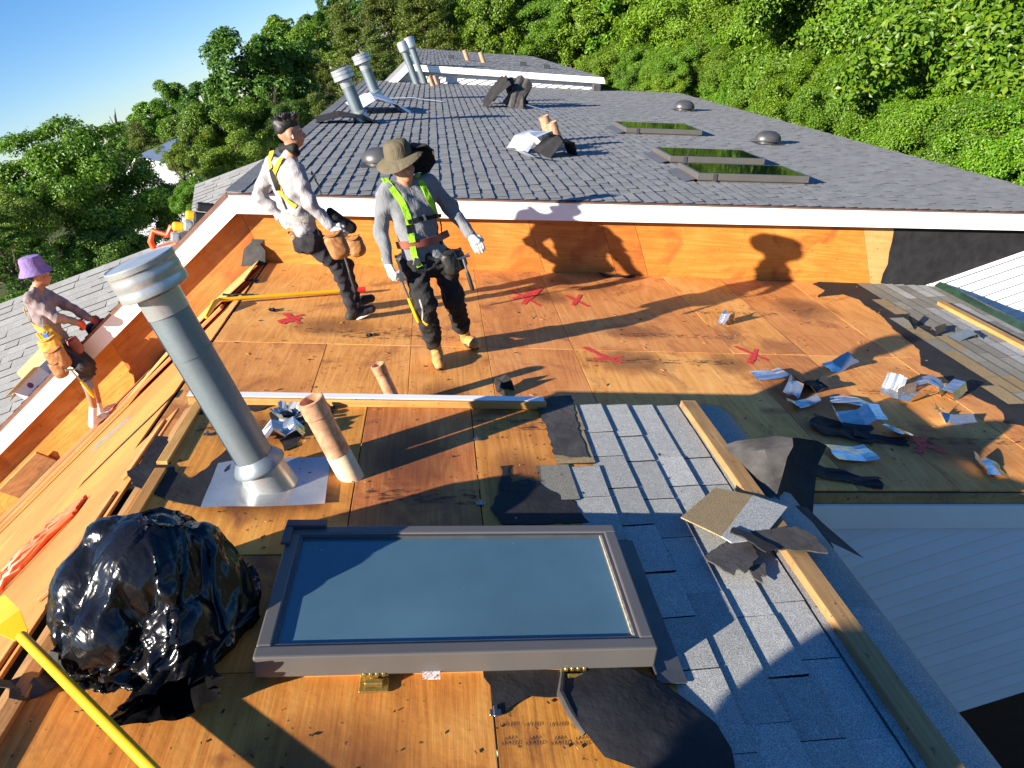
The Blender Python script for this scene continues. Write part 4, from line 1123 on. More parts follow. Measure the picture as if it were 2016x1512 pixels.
feltbit(1358, 541, -.1, .40, .10, 'crumpled black felt at the foot of the plywood wall', seed=6, lift=.06, tilt=(.4, 0))
feltbit(1215, 545, .0, .42, .07, 'thin black felt shred along the foot of the plywood wall', seed=7)
feltbit(1690, 522, .0, .34, .12, 'curled black felt above the grey metal corner', seed=8, lift=.08, tilt=(.9, 0))
feltbit(1820, 650, -.5, .38, .22, 'curled black felt on the old shingles at the right', seed=9, lift=.12)
feltbit(497, 555, .3, .12, .10, 'tiny round felt scrap near the ridge', seed=10, lift=.01)
feltbit(538, 612, .2, .07, .07, 'tiny felt chip above the leftmost red cross', seed=11, lift=.01)
feltbit(728, 661, .1, .06, .06, 'tiny felt chip in front of the black shoes', seed=12, lift=.01)
feltbit(70, 1345, .9, .16, .12, 'grey felt scrap beside the yellow pole', ZN, seed=13, lift=.04, mat=M_FELTG)
feltbit(470, 582, .1, .28, .05, 'dark felt shred under the yellow pole near the ridge', seed=14, lift=.01)
# torn felt leaning on the step wall near the ridge
tb = ony(497, 492, YW - .05)
o = obj('felt_scrap', MB().poly([(-.18, -.12), (.06, -.20), (.12, -.06), (.10, .02), (.16, .05), (.14, .22), (.02, .08), (-.08, .04)], .006).mesh('felt_scrap', M_FELTG), None, tb, (math.radians(65), 0, .2))
tag(o, 'grey torn felt leaning against the plywood wall near the ridge', 'felt', GF)
# pale flashing and wraps on the dark roof
w1 = P(.88, 11.7, ZF)
o = scrap('flashing_wrap', 'pale folded flashing with black felt around the copper stubs', 'flashing', w1 + NV * .02, .9, [(-.55, .02), (-.3, .22), (.1, .25), (.3, .05)], .46, M_PALEM, None, RR, (0, 0), seed=20, ragged=.05, wob=.02)
o = scrap('felt_wrap', 'crumpled black felt at the lower side of the pale folded flashing', 'felt', P(1.1, 11.2, ZF) + NV * .02, .5, [(-.3, .0), (-.1, .24), (.15, .2), (.3, .0)], .4, M_FELT, None, RR, (.2, .1), seed=21, ragged=.06, wob=.03)
o = scrap('metal_strip', 'pale metal strip lying beside the folded flashing', 'flashing', P(.62, 11.0, ZF) + NV * .03, -1.2, [(-.55, .0), (-.1, .03), (.3, .02), (.6, .06)], .1, M_GALVB, None, RR, seed=22, ragged=.01)
for k, (dx, dy, yaw, lab) in enumerate(((-.25, -.3, .4, 'left black felt fold around the far copper stub'), (.05, -.2, 1.3, 'middle black felt fold around the far copper stub'), (-.1, .1, -.6, 'rear black felt fold around the far copper stub'))):
    scrap('felt_wrap', lab, 'felt', P(1.2 + dx, 18.7 + dy, ZF) + NV * .02, yaw, [(-.5, .0), (-.25, .35), (.0, .62), (.2, .25), (.45, .0)], .42, M_FELT if k != 1 else M_FELTG, 'felt folds at the far copper stub', RR, (.2, 0), seed=30 + k, ragged=.08, wob=.05)
scrap('metal_strip', 'pale metal strip lying below the far copper stub', 'flashing', P(1.75, 17.6, ZF) + NV * .03, -1.0, [(-.6, .06), (0, .02), (.6, .0)], .1, M_GALVB, None, RR, seed=35)
scrap('metal_strip', 'pale angled strip at the foot of the farther capped stack', 'flashing', P(-1.0, 18.9, ZF) + NV * .03, -.05, [(-.7, .0), (0, .06), (.7, .02)], .14, M_WHITE, None, RR, seed=36)
scrap('flashing_sheet', 'bluish flashing sheets piled between the capped stacks', 'flashing', P(-1.65, 16.4, ZF) + NV * .05, .3, [(-.45, .0), (-.1, .25), (.3, .18), (.6, .0)], 1.2, M_PALEM, None, RR, seed=37, ragged=.06, wob=.04)
scrap('felt_wrap', 'dark felt heap at the foot of the nearer capped stack', 'felt', P(-1.95, 14.3, ZF) + NV * .02, .2, [(-.6, .0), (-.2, .12), (.2, .1), (.5, .0)], .5, M_FELT, None, RR, seed=38, ragged=.06, wob=.03)

# ---------------------------------------------------------------- torn metal collars by the flue
def petal_collar(u, v, r, label, seed, crumple=.0):
    rr_ = random.Random(seed); m_ = MB(); n = 9
    for k in range(n):
        a = 2 * math.pi * k / n; d = Vector((math.cos(a), math.sin(a), 0)); s_ = Vector((-d.y, d.x, 0))
        z = .03 + rr_.uniform(-.01, .02); L = r * rr_.uniform(.9, 1.15)
        p = [d * r * .55 - s_ * r * .19 , d * r * .55 + s_ * r * .19, d * L * .9 + s_ * r * .26 + Vector((0, 0, z)), d * L * 1.05 + Vector((0, 0, z * 1.1)), d * L * .9 - s_ * r * .26 + Vector((0, 0, z))]
        m_.add(p + [q - Vector((0, 0, .002)) for q in p], [(0, 1, 2, 3, 4), (9, 8, 7, 6, 5)])
    m_.lathe([(r * .56, -.03), (r * .52, .01), (r * .6, .012)], 18)
    o = obj('torn_collar', m_.mesh('torn_collar', M_GALVB), None, onr(u, v, ZN) + NV * .03, RR)
    return tag(o, label, 'flashing', 'torn collars by the flue')
petal_collar(568, 828, .085, 'flower-shaped torn metal collar left of the copper pipe', 1)
scrap('torn_collar', 'crumpled foil collar just below the flower-shaped one', 'flashing', onr(556, 862, ZN) + NV * .02, .3, [(-.09, .0), (-.04, .05), (.01, .02), (.06, .055), (.10, .0)], .13, M_ALU, 'torn collars by the flue', RR, seed=41, ragged=.012, wob=.014)

# ---------------------------------------------------------------- skylights
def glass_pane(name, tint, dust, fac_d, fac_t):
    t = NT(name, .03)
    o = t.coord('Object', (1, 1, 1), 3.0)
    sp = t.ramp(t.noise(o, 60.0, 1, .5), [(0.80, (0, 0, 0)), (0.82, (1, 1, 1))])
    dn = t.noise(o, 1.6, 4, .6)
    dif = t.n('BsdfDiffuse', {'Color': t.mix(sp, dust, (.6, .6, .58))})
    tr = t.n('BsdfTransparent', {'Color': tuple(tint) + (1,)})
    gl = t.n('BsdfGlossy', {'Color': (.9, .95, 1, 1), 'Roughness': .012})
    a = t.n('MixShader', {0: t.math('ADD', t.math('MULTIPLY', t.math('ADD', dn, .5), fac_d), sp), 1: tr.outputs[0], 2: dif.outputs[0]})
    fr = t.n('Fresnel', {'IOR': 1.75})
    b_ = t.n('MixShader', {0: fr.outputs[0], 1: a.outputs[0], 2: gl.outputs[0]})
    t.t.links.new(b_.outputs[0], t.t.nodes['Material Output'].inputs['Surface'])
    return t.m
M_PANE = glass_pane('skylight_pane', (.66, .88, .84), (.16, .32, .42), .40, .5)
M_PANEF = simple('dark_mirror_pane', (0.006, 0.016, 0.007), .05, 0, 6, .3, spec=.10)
M_SHAFT = simple('pale_green_shaft', (.40, .55, .42), .8)
def skylight(cx, cy, z0, s, w, hh, label, near=False, group=None):
    t_ = thing('skylight', label, 'skylight', P(cx, cy, z0), rot_r(z0), group)
    b = .048 if near else .05
    top = hh
    # four frame rails with mitred-looking ends: long rails between the cross rails
    def rail(x0, x1, y0, y1, nm='frame_rail'):
        m_ = MB().box(x0, x1, y0, y1, hh - min(.085, hh - .025), hh)
        me = bevelled(m_.mesh(nm, M_GREYMETAL), .006, 2); return obj(nm, me, t_)
    rail(-s / 2, s / 2, -w / 2, -w / 2 + b); rail(-s / 2, s / 2, w / 2 - b, w / 2)
    rail(-s / 2 + .001, -s / 2 + b, -w / 2 + b, w / 2 - b); rail(s / 2 - b, s / 2 - .001, -w / 2 + b, w / 2 - b)
    # inner stop, a little lower
    m_ = MB()
    i = b; j = b + .012
    m_.box(-s / 2 + i, s / 2 - i, -w / 2 + i, -w / 2 + j, hh - .03, hh - .006); m_.box(-s / 2 + i, s / 2 - i, w / 2 - j, w / 2 - i, hh - .03, hh - .006)
    m_.box(-s / 2 + i, -s / 2 + j, -w / 2 + j, w / 2 - j, hh - .03, hh - .006); m_.box(s / 2 - j, s / 2 - i, -w / 2 + j, w / 2 - j, hh - .03, hh - .006)
    obj('glazing_bead', m_.mesh('glazing_bead', M_DKMETAL), t_)
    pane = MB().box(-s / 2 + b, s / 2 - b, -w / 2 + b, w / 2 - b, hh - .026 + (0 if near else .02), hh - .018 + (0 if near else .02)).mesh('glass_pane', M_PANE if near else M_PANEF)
    obj('glass_pane', pane, t_)
    m_ = MB(); c = .03
    m_.box(-s / 2 + c, s / 2 - c, -w / 2 + c, -w / 2 + c + .038, -.02, hh - min(.086, hh - .024)); m_.box(-s / 2 + c, s / 2 - c, w / 2 - c - .038, w / 2 - c, -.02, hh - min(.086, hh - .024))
    m_.box(-s / 2 + c, -s / 2 + c + .038, -w / 2 + c + .038, w / 2 - c - .038, -.02, hh - min(.086, hh - .024)); m_.box(s / 2 - c - .038, s / 2 - c, -w / 2 + c + .038, w / 2 - c - .038, -.02, hh - min(.086, hh - .024))
    obj('curb', m_.mesh('curb', M_LUMX if near else M_GREYMETAL), t_)
    if near:
        m_ = MB(); d = -.62
        x0, x1, y0, y1 = -s / 2 + .07, s / 2 - .07, -w / 2 + .07, w / 2 - .07
        m_.add([(x0, y0, -.02), (x1, y0, -.02), (x1, y1, -.02), (x0, y1, -.02), (x0, y0, d), (x1, y0, d), (x1, y1, d), (x0, y1, d)], [(0, 1, 5, 4), (1, 2, 6, 5), (2, 3, 7, 6), (3, 0, 4, 7), (4, 5, 6, 7)])
        obj('light_shaft', m_.mesh('light_shaft', M_SHAFT), t_)
        # dirt strip inside the right rail
        obj('dirt_strip', MB().box(s / 2 - b - .020, s / 2 - b + .004, -w / 2 + b + .01, w / 2 - b - .01, hh - .017, hh - .008).mesh('dirt_strip', M_BROWNB), t_)
        # brass hinges on the curb
        for hx in (-.27, .37):
            m_ = MB().box(hx - .045, hx + .045, -w / 2 + .010, -w / 2 + c + .002, .0, hh - .09).box(hx - .045, hx + .045, -w / 2 - .045, -w / 2 + .010, .004, .012)
            m_.box(hx - .028, hx + .028, -w / 2 - .030, -w / 2 - .012, .012, .030)
            for q in (-.03, -.01, .01, .03): m_.box(hx + q - .006, hx + q + .006, -w / 2 - .004, -w / 2 + .012, hh - .09, hh - .076)
            obj('hinge', bevelled(m_.mesh('hinge', M_BRASS), .002), t_)
        obj('sticker', MB().box(-.12, -.065, -w / 2 - .03, -w / 2 + .028, .040, .0425).mesh('sticker', M_STICK), t_, (0, 0, 0), (0, 0, .0))
        obj('corner_bracket', bevelled(MB().box(-s / 2 - .01, -s / 2 + .14, w / 2 - .02, w / 2 + .02, hh + .001, hh + .016).box(-s / 2 - .012, -s / 2 + .02, w / 2 - .12, w / 2 - .021, hh + .001, hh + .014).mesh('corner_bracket', M_DKMETAL), .003), t_)
        obj('side_flashing', MB().box(s / 2 + .004, s / 2 + .10, -w / 2 - .05, w / 2 + .03, .012, .016).box(s / 2 - .0, s / 2 + .004, -w / 2 - .02, w / 2 + .02, .012, hh - .09).mesh('side_flashing', M_DKMETAL), t_)
    else:
        # apron at the upper end and a clip at the near side
        obj('apron', MB().add([(-s / 2 - .16, -w / 2, .014), (-s / 2 - .002, -w / 2, .05), (-s / 2 - .002, w / 2, .05), (-s / 2 - .16, w / 2, .014)], [(0, 1, 2, 3)]).mesh('apron', M_GREYMETAL), t_)
        obj('clip', MB().box(-s / 2 + .2, -s / 2 + .25, -w / 2 - .012, -w / 2 - .001, .03, hh - .002).mesh('clip', M_DKMETAL), t_)
    return t_
t = NT('sticker_print', .6); v_ = t.noise(t.coord('Object'), 70.0, 2, .5)
t.set('Base Color', t.ramp(v_, [(.45, (.75, .72, .68)), (.52, (.5, .08, .05)), (.60, (.75, .72, .68))], 'CONSTANT')); M_STICK = t.m
skylight(-.60, 2.055, ZN, 1.265, .66, .118, 'large grey framed skylight with blue glass in the foreground', True)
GS = 'skylights on the dark grey roof'
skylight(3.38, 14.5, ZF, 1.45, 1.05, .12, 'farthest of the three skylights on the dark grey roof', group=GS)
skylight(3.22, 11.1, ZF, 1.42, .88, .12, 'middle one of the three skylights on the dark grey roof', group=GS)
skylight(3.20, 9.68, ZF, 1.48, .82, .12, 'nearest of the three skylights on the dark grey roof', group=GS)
# ---------------------------------------------------------------- dome vents
def dome(loc, r, label):
    t_ = thing('dome_vent', label, 'roof vent', loc, rot_r(ZF), 'dome vents on the dark grey roof')
    m_ = MB().lathe([(r * .75, .0), (r * .75, r * .35), (r * .98, r * .3), (r * 1.0, r * .42), (r * .93, r * .72), (r * .75, r * .98), (r * .45, r * 1.16), (.001, r * 1.22)], 28)
    o = obj('dome', m_.mesh('dome', M_DKMETAL, True, 60), t_); o.scale = (1.25, 1, 1)
    obj('base', bevelled(MB().box(-r * 1.3, r * 1.3, -r * 1.2, r * 1.2, .012, .02).mesh('base', M_DKMETAL), .003), t_)
    return t_
dome(P(5.27, 19.2, ZF), .21, 'farther dark dome vent on the right of the dark roof')
dome(P(4.97, 13.3, ZF), .19, 'nearer dark dome vent above the skylights')
dome(P(-1.2, 9.85, ZF), .19, 'dome vent half hidden behind the wide brimmed hat')
tag(obj('roof_vent', boxmesh('roof_vent', .26, .3, .2, M_DKMETAL, .02), None, P(4.3, 25.1, ZF), rot_r(ZF)), 'small dark box vent at the far edge of the dark roof', 'roof vent')

# ---------------------------------------------------------------- toe boards, lumber
def lumber(name, a, b, w, hgt, mat, label, cat='board', base=RR, lift=.0, roll=0.0, group=None, bev=.004):
    a, b = Vector(a), Vector(b); d = b - a; L = d.length
    X = d.normalized(); N = Euler(base).to_matrix() @ Vector((0, 0, 1)); Yv = N.cross(X).normalized(); N = X.cross(Yv)
    M = Matrix((X, Yv, N)).transposed()
    me = boxmesh(name, L, w, hgt, mat, bev)
    o = obj(name, me, None, (a + b) / 2 + N * lift); o.rotation_euler = (M @ Euler((roll, 0, 0)).to_matrix()).to_euler()
    return tag(o, label, cat, group)
lumber('toe_board', P(.655, YE + .0, ZN), P(.705, -.2, ZN), .088, .040, M_OLDLUMX, 'weathered wooden toe board along the eave of the near shingles', 'board', lift=.016)
lumber('toe_board', P(4.34, 7.35, ZM), P(4.42, 4.6, ZM), .10, .04, M_LUMX, 'pale wooden toe board on the old shingles at the right edge', 'board', lift=.014)
# stained trim board and planks lying along the left part of the step wall
lumber('trim_board', PL(-3.55, YW - .17, ZM, XR), PL(-8.3, YW - .17, ZM, XR), .20, .03, M_TRIM, 'long orange-brown trim board lying at the foot of the left wall', 'board', RL, lift=.03)
lumber('trim_board', PL(-3.6, YW - .28, ZM, XR), PL(-8.3, YW - .33, ZM, XR), .05, .03, M_TRIM, 'thin dark red strip beside the long orange-brown trim board', 'board', RL, lift=.02)
lumber('plank', PL(-2.85, 7.2, ZM, XR), PL(-6.3, 6.95, ZM, XR), .12, .03, M_TRIM, 'weathered plank beside the thin dark red strip', 'board', RL, lift=.03)
lumber('plank', PL(-5.9, YW - .06, ZM, XR, .05), PL(-6.6, YW - .06, ZM, XR, .05), .30, .03, M_OLDLUMX, 'short dark plank standing at the foot of the left wall', 'board', RL, lift=.1, roll=1.2)
scrap('metal_strip', 'bluish metal strip lying among the planks left of the flue', 'flashing', PL(-3.1, 4.75, ZM, XR) + Vector((0, 0, .08)), .0, [(-.5, .0), (-.1, .05), (.3, .03), (.5, .07)], .12, M_ALU, None, RL, seed=44)
# warped pale plywood sheet resting across the ridge against the wall
v = []; n = 9
for i in range(n):
    k = i / (n - 1); x = -4.3 + 1.72 * k
    for yy in (YW - .78 - .25 * (1 - k), YW - .03):
        v.append((x, yy, zl(x, ZM, XR) + .055 + .05 * math.sin(k * 2.6)))
v2 = [(a, b, c - .012) for a, b, c in v]
f = [(2 * i, 2 * i + 2, 2 * i + 3, 2 * i + 1) for i in range(n - 1)] + [(2 * n + 2 * i + 1, 2 * n + 2 * i + 3, 2 * n + 2 * i + 2, 2 * n + 2 * i) for i in range(n - 1)]
f += [(2 * i, 2 * n + 2 * i, 2 * n + 2 * i + 2, 2 * i + 2) for i in range(n - 1)] + [(2 * n - 2, 4 * n - 2, 4 * n - 1, 2 * n - 1), (0, 1, 2 * n + 1, 2 * n)]
c0 = Vector((-3.4, YW - .4, zl(-3.4, ZM, XR)))
o = obj('plywood_offcut', mesh('plywood_offcut', [Vector(q) - c0 for q in v + v2], f, M_PLYL, True, 40), None, c0)
tag(o, 'pale warped plywood sheet lying over the ridge at the wall corner', 'plywood')

# ---------------------------------------------------------------- loose shingles on the near slope
def slab_on(name, pix, z0, h, mat, label, cat, t=.006, tilt=0.0, split=None, base_tilt=(0, 0, 0)):
    pts, c = slope_pts(pix, z0); pts = roughen(pts, .02, .005)
    root = obj(name, MB().poly(pts, t).mesh(name, mat), None, c + NV * h, RR)
    root.rotation_euler = (Euler(RR).to_matrix() @ Euler(base_tilt).to_matrix()).to_euler()
    return tag(root, label, cat, 'loose shingles on the near slope'), pts
A1 = [(1340, 1020), (1408, 962), (1482, 977), (1420, 1058)]
A2 = [(1420, 1058), (1482, 977), (1550, 1000), (1500, 1062), (1440, 1070)]
r1 = thing('loose_shingle', 'loose shingle half tan half grey lying across the toe board', 'shingle', onr(1440, 1020, ZN + .07))
for nm, pix, mt in (('tan_half', A1, M_SHT), ('grey_half', A2, M_SHN)):
    W = [onr(u, v, ZN + .07) for u, v in pix]; c = r1.location
    obj(nm, MB().poly([((w.x - c.x) / CT, w.y - c.y) for w in W], .006).mesh(nm, mt), r1, (0, 0, 0), RR)
slab_on('loose_shingle', [(1382, 1118), (1432, 1080), (1475, 1092), (1488, 1118), (1460, 1150), (1445, 1140), (1440, 1156), (1420, 1146)], ZN, .05, M_FELTG, 'dark square piece of torn shingle below the tan one', 'shingle')
slab_on('loose_shingle', [(1470, 1072), (1560, 1062), (1600, 1085), (1622, 1116), (1540, 1108), (1500, 1110)], ZN, .065, M_FELTG, 'long dark torn shingle piece lying over the toe board', 'shingle')
slab_on('loose_shingle', [(1437, 1068), (1470, 1080), (1525, 1112), (1500, 1118), (1460, 1090), (1430, 1078)], ZN, .075, M_FELT, 'narrow black tarred shingle strip between the two dark pieces', 'shingle')
slab_on('loose_shingle', [(1468, 1128), (1502, 1122), (1505, 1150), (1492, 1145), (1498, 1162), (1480, 1152)], ZN, .03, M_FELTG, 'small torn black shingle tip below the long dark piece', 'shingle')
# felt flap rising over the eave corner, and its torn part hanging over the siding
fl = thing('felt_flap', 'big torn black felt flap rising over the eave corner', 'felt', onr(1520, 950, ZN))
def flap_mesh(pts3, mat, nm, thick=.004):
    """grid sheet through rows of 3D points"""
    rows_ = len(pts3); n = len(pts3[0]); V = [p - fl.location for r_ in pts3 for p in r_]
    F = [(j * n + i, j * n + i + 1, (j + 1) * n + i + 1, (j + 1) * n + i) for j in range(rows_ - 1) for i in range(n - 1)]
    m = len(V); F += [tuple(q + m for q in f[::-1]) for f in F]; V += [v + Vector((.001, .003, -.002)) for v in V]
    return obj(nm, mesh(nm, V, F, mat, True, 40), fl)
def N3(u, v, h): return onr(u, v, ZN + h)
flap_mesh([[N3(1415, 880, .04), N3(1450, 868, .10), N3(1500, 862, .14), N3(1530, 858, .17), N3(1560, 862, .2)],
           [N3(1440, 910, .03), N3(1470, 890, .12), N3(1505, 885, .17), N3(1530, 880, .18), N3(1562, 878, .2)],
           [N3(1465, 940, .02), N3(1490, 925, .08), N3(1515, 915, .12), N3(1530, 905, .14), N3(1550, 900, .16)],
           [N3(1490, 965, .02), N3(1500, 955, .04), N3(1512, 948, .05), N3(1525, 942, .06), N3(1540, 938, .07)],
           [N3(1512, 985, .02), N3(1515, 982, .02), N3(1519, 980, .025), N3(1524, 978, .03), N3(1530, 972, .04)]], M_FELTG, 'raised_fold')
flap_mesh([[N3(1530, 860, .17), N3(1570, 862, .10), N3(1610, 868, .06), N3(1628, 878, .02)],
           [N3(1530, 885, .14), N3(1565, 895, .02), N3(1595, 905, -.02), N3(1610, 915, -.04)],
           [N3(1532, 940, .05), N3(1560, 945, -.02), N3(1590, 950, -.05), N3(1605, 955, -.06)],
           [N3(1530, 975, .03), N3(1555, 990, -.04), N3(1580, 1005, -.08), N3(1600, 1015, -.1)],
           [N3(1545, 1000, .0), N3(1570, 1030, -.08), N3(1600, 1060, -.15), N3(1640, 1075, -.2)],
           [N3(1590, 1060, -.03), N3(1610, 1090, -.12), N3(1625, 1105, -.18), N3(1650, 1115, -.22)],
           [N3(1630, 1110, -.06), N3(1650, 1130, -.12), N3(1668, 1145, -.18), N3(1690, 1165, -.22)]], M_FELT, 'hanging_sheet')
flap_mesh([[N3(1555, 1000, .0), N3(1570, 995, .0), N3(1590, 1000, -.02)], [N3(1590, 1040, -.02), N3(1605, 1035, -.04), N3(1620, 1030, -.06)],
           [N3(1640, 1070, -.06), N3(1650, 1066, -.08), N3(1655, 1060, -.1)], [N3(1698, 1098, -.1), N3(1700, 1099, -.1), N3(1702, 1100, -.1)]], M_FELTG, 'torn_strip')
# membrane curled at the foot of the skylight
mm = thing('membrane_sheet', 'curled black membrane sheet at the lower right corner of the skylight', 'membrane', onr(1280, 1400, ZN))
fl_keep = fl; fl = mm
flap_mesh([[N3(1110, 1325, .015), N3(1180, 1312, .035), N3(1240, 1315, .04), N3(1290, 1335, .02)],
           [N3(1106, 1365, .05), N3(1180, 1360, .055), N3(1280, 1365, .045), N3(1360, 1385, .02)],
           [N3(1125, 1405, .05), N3(1220, 1410, .06), N3(1320, 1410, .05), N3(1410, 1425, .018)],
           [N3(1155, 1445, .04), N3(1240, 1460, .05), N3(1340, 1465, .045), N3(1440, 1475, .018)],
           [N3(1190, 1490, .03), N3(1260, 1515, .04), N3(1360, 1540, .035), N3(1455, 1550, .016)]], M_FELT, 'sheet')
m_ = MB().tube([N3(1108, 1325, .02) - mm.location, N3(1104, 1365, .045) - mm.location, N3(1124, 1405, .045) - mm.location, N3(1152, 1445, .03) - mm.location], [.008, .013, .012, .008], 8)
obj('rolled_edge', m_.mesh('rolled_edge', M_FELTG, True), mm)
fl = fl_keep
# green felt strip rolled along the right eave of the deck
v = []; n = 14
for i in range(n):
    k = i / (n - 1); y = YW - .05 - 3.6 * k
    for q, (dx, dz) in enumerate(((-.10, .012), (-.02, .06 + .015 * math.sin(i * 1.7)), (.06, .03), (.10 + .02 * math.sin(i * 2.3), -.09))):
        x = 4.80 + dx; v.append((x, y + .02 * math.sin(i * 3 + q), zr(x, ZM) + dz + .02))
f = [(4 * i + q, 4 * i + q + 1, 4 * i + q + 5, 4 * i + q + 4) for i in range(n - 1) for q in range(3)]
k0 = len(v); v += [(a - .002, b, c - .004) for a, b, c in v]; f += [tuple(q + k0 for q in ff[::-1]) for ff in f]
c0 = Vector((4.8, 6.2, zr(4.8, ZM)))
tag(obj('green_felt', mesh('green_felt', [Vector(q) - c0 for q in v], f, M_GREEN, True, 40), None, c0), 'crumpled dark green felt strip along the right eave', 'felt')

# ---------------------------------------------------------------- yellow tools
def rod(m_, a, b, r, n=12): return m_.tube([a, b], r, n)
ya, yb = onr(42, 1252, ZN + .06), onr(300, 1515, ZN + .07)
yd = (yb - ya).normalized()
ys_ = thing('roofing_shovel', 'long yellow handled shovel in the bottom left corner', 'shovel', ya)
obj('handle', MB().tube([Vector(), yd * 1.25], .0165, 14).mesh('handle', M_YEL, True), ys_)
pv = Vector((-yd.y, yd.x, 0)).normalized()
p = [Vector() - pv * .02, Vector() + pv * .02, -yd * .08 + pv * .045 + Vector((0, 0, .02)), -yd * .08 - pv * .045 + Vector((0, 0, .02)), -yd * .30 + pv * .05 - Vector((0, 0, .05)), -yd * .30 - pv * .05 - Vector((0, 0, .05))]
m_ = MB().add(p + [q - Vector((0, 0, .004)) for q in p], [(0, 1, 2, 3), (3, 2, 4, 5), (7, 6, 9, 8), (8, 9, 11, 10), (0, 3, 9, 6), (1, 7, 8, 2), (2, 8, 10, 4), (3, 5, 11, 9), (4, 10, 11, 5)])
obj('blade', m_.mesh('blade', M_YEL), ys_)
pa, pb, pc = onr(432, 590, ZM + .06), onr(668, 573, ZM + .05), onr(716, 549, ZM + .05)
y2 = thing('roofing_shovel', 'yellow pole with a red grip lying behind the black-haired worker', 'shovel', pa)
obj('handle', MB().tube([Vector(), pb - pa, (pb - pa) * 1.12], .019, 12).mesh('handle', M_YEL, True), y2)
e_ = pa + (pb - pa) * 1.12
obj('grip', MB().tube([e_ - pa, (e_ - pa) * 1.10], .026, 12).mesh('grip', M_RED, True), y2)
q = onr(405, 625, ZM + .02) - pa
m_ = MB().tube([Vector(), q * .3 + Vector((0, 0, .02)), q], [.019, .03, .012], 10)
obj('socket', m_.mesh('socket', M_YEL, True), y2)
# ---------------------------------------------------------------- orange extension cord
m_ = MB(); rr_ = random.Random(5)
c0 = PL(-2.75, 3.45, ZN, XN, .02)
for k in range(18):
    off = rr_.uniform(-.15, .15); ph = rr_.uniform(0, 6); pts = []
    for i in range(14):
        kk = i / 13; x = -2.55 - .75 * kk
        y = 3.42 - .26 * kk + off * (.5 + .5 * math.sin(kk * 3.14)) + .009 * math.sin(kk * 6 + ph)
        pts.append(PL(x, min(y, YE - .02), ZN, XN, .014 + .05 * rr_.random() * math.sin(kk * 3.14)) - c0)
    m_.tube(pts, .0115, 7)
tag(obj('extension_cord', m_.mesh('extension_cord', M_ORANGE, True), None, c0), 'bright orange coiled extension cord at the left edge', 'cord')

# ---------------------------------------------------------------- things on the hidden left slope behind the white fascia
def on_left(u, v, y): return ony(u, v, y)
# orange blower
bl = thing('leaf_blower', 'orange power tool body sticking up behind the white fascia', 'power tool', ony(322, 470, YW + .45))
obj('handle', MB().tube([(-.16, 0, -.16), (-.15, 0, .02), (-.06, 0, .12), (.06, 0, .02), (.16, 0, .10)], .032, 10).mesh('handle', M_ORANGE, True), bl)
obj('housing', bevelled(MB().box(-.14, .16, -.09, .09, -.30, -.06).mesh('housing', M_ORANGE), .03, 2), bl)
obj('motor', bevelled(MB().box(.14, .34, -.08, .08, -.22, .04).mesh('motor', M_DKMETAL), .03, 2), bl)
def small_tool(u, v, y, mats, label, s=.1):
    t_ = thing('nail_gun', label, 'power tool', ony(u, v, y), (0, .5, .3), 'tools behind the fascia')
    obj('body', bevelled(MB().box(-s, s, -.04, .04, -.05, .05).mesh('body', mats[0]), .034, 3), t_)
    obj('magazine', bevelled(MB().box(-s * 1.2, s * .2, -.03, .03, -.18, -.06).mesh('magazine', mats[1]), .025, 2), t_)
    obj('grip', MB().tube([(s * .5, 0, -.03), (s * .9, 0, -.2)], .025, 8).mesh('grip', mats[2], True), t_)
small_tool(352, 446, YW + .4, (M_YEL, M_GALVB, M_BLACKP), 'yellow nail gun beside the orange power tool', .07)
small_tool(378, 424, YW + .4, (M_YEL, M_GALVB, M_BLACKP), 'yellow nail gun nearer the fascia corner', .07)
small_tool(405, 408, YW + .4, (M_BLACKP, M_BLACKP, M_DKMETAL), 'black nail gun nearest the fascia corner', .1)
# cardboard box
M_CARD = simple('cardboard', (.42, .28, .14), .85, 0, 30, .12)
M_CARDW = simple('printed_carton', (.62, .52, .55), .6, 0, 4, .05)
M_TEAL = simple('teal_print', (.02, .35, .28), .6)
M_PURP = simple('purple_print', (.10, .03, .10), .7)
bxp = ony(75, 752, YW + .22)
cb = thing('cardboard_box', 'open printed cardboard box behind the white fascia left of the purple hat worker', 'box', bxp, (0, -TH, .05))
obj('carton', MB().box(-.20, .26, -.14, -.132, -.16, .10).box(-.20, .26, .132, .14, -.16, .10).box(-.20, -.192, -.132, .132, -.16, .10).box(.252, .26, -.132, .132, -.16, .10).box(-.192, .252, -.132, .132, -.16, -.152).mesh('carton', M_CARDW), cb)
obj('flap', MB().add([(-.2, -.14, .10), (.26, -.14, .10), (.28, -.26, .13), (-.24, -.26, .13), (-.2, -.14, .104), (.26, -.14, .104), (.28, -.26, .134), (-.24, -.26, .134)], BOXF).mesh('flap', M_CARD), cb)
obj('flap', MB().add([(-.2, -.13, .10), (-.2, .13, .10), (-.36, .12, .07), (-.36, -.12, .07), (-.2, -.13, .104), (-.2, .13, .104), (-.36, .12, .074), (-.36, -.12, .074)], BOXF).mesh('flap', M_CARD), cb)
obj('flap', MB().add([(-.2, .14, .10), (.26, .14, .10), (.26, .2, .24), (-.2, .2, .24), (-.2, .144, .10), (.26, .144, .10), (.26, .204, .24), (-.2, .204, .24)], BOXF).mesh('flap', M_CARD), cb)
obj('printed_band', MB().box(-.201, .261, -.1425, -.1405, -.16, -.12).mesh('printed_band', M_TEAL), cb)
obj('printed_seal', MB().lathe([(.035, 0), (.035, .002), (.001, .002)], 20, Matrix.Translation((.0, -.1405, .03)) @ Matrix.Rotation(math.pi / 2, 4, 'X')).mesh('printed_seal', M_PURP), cb)
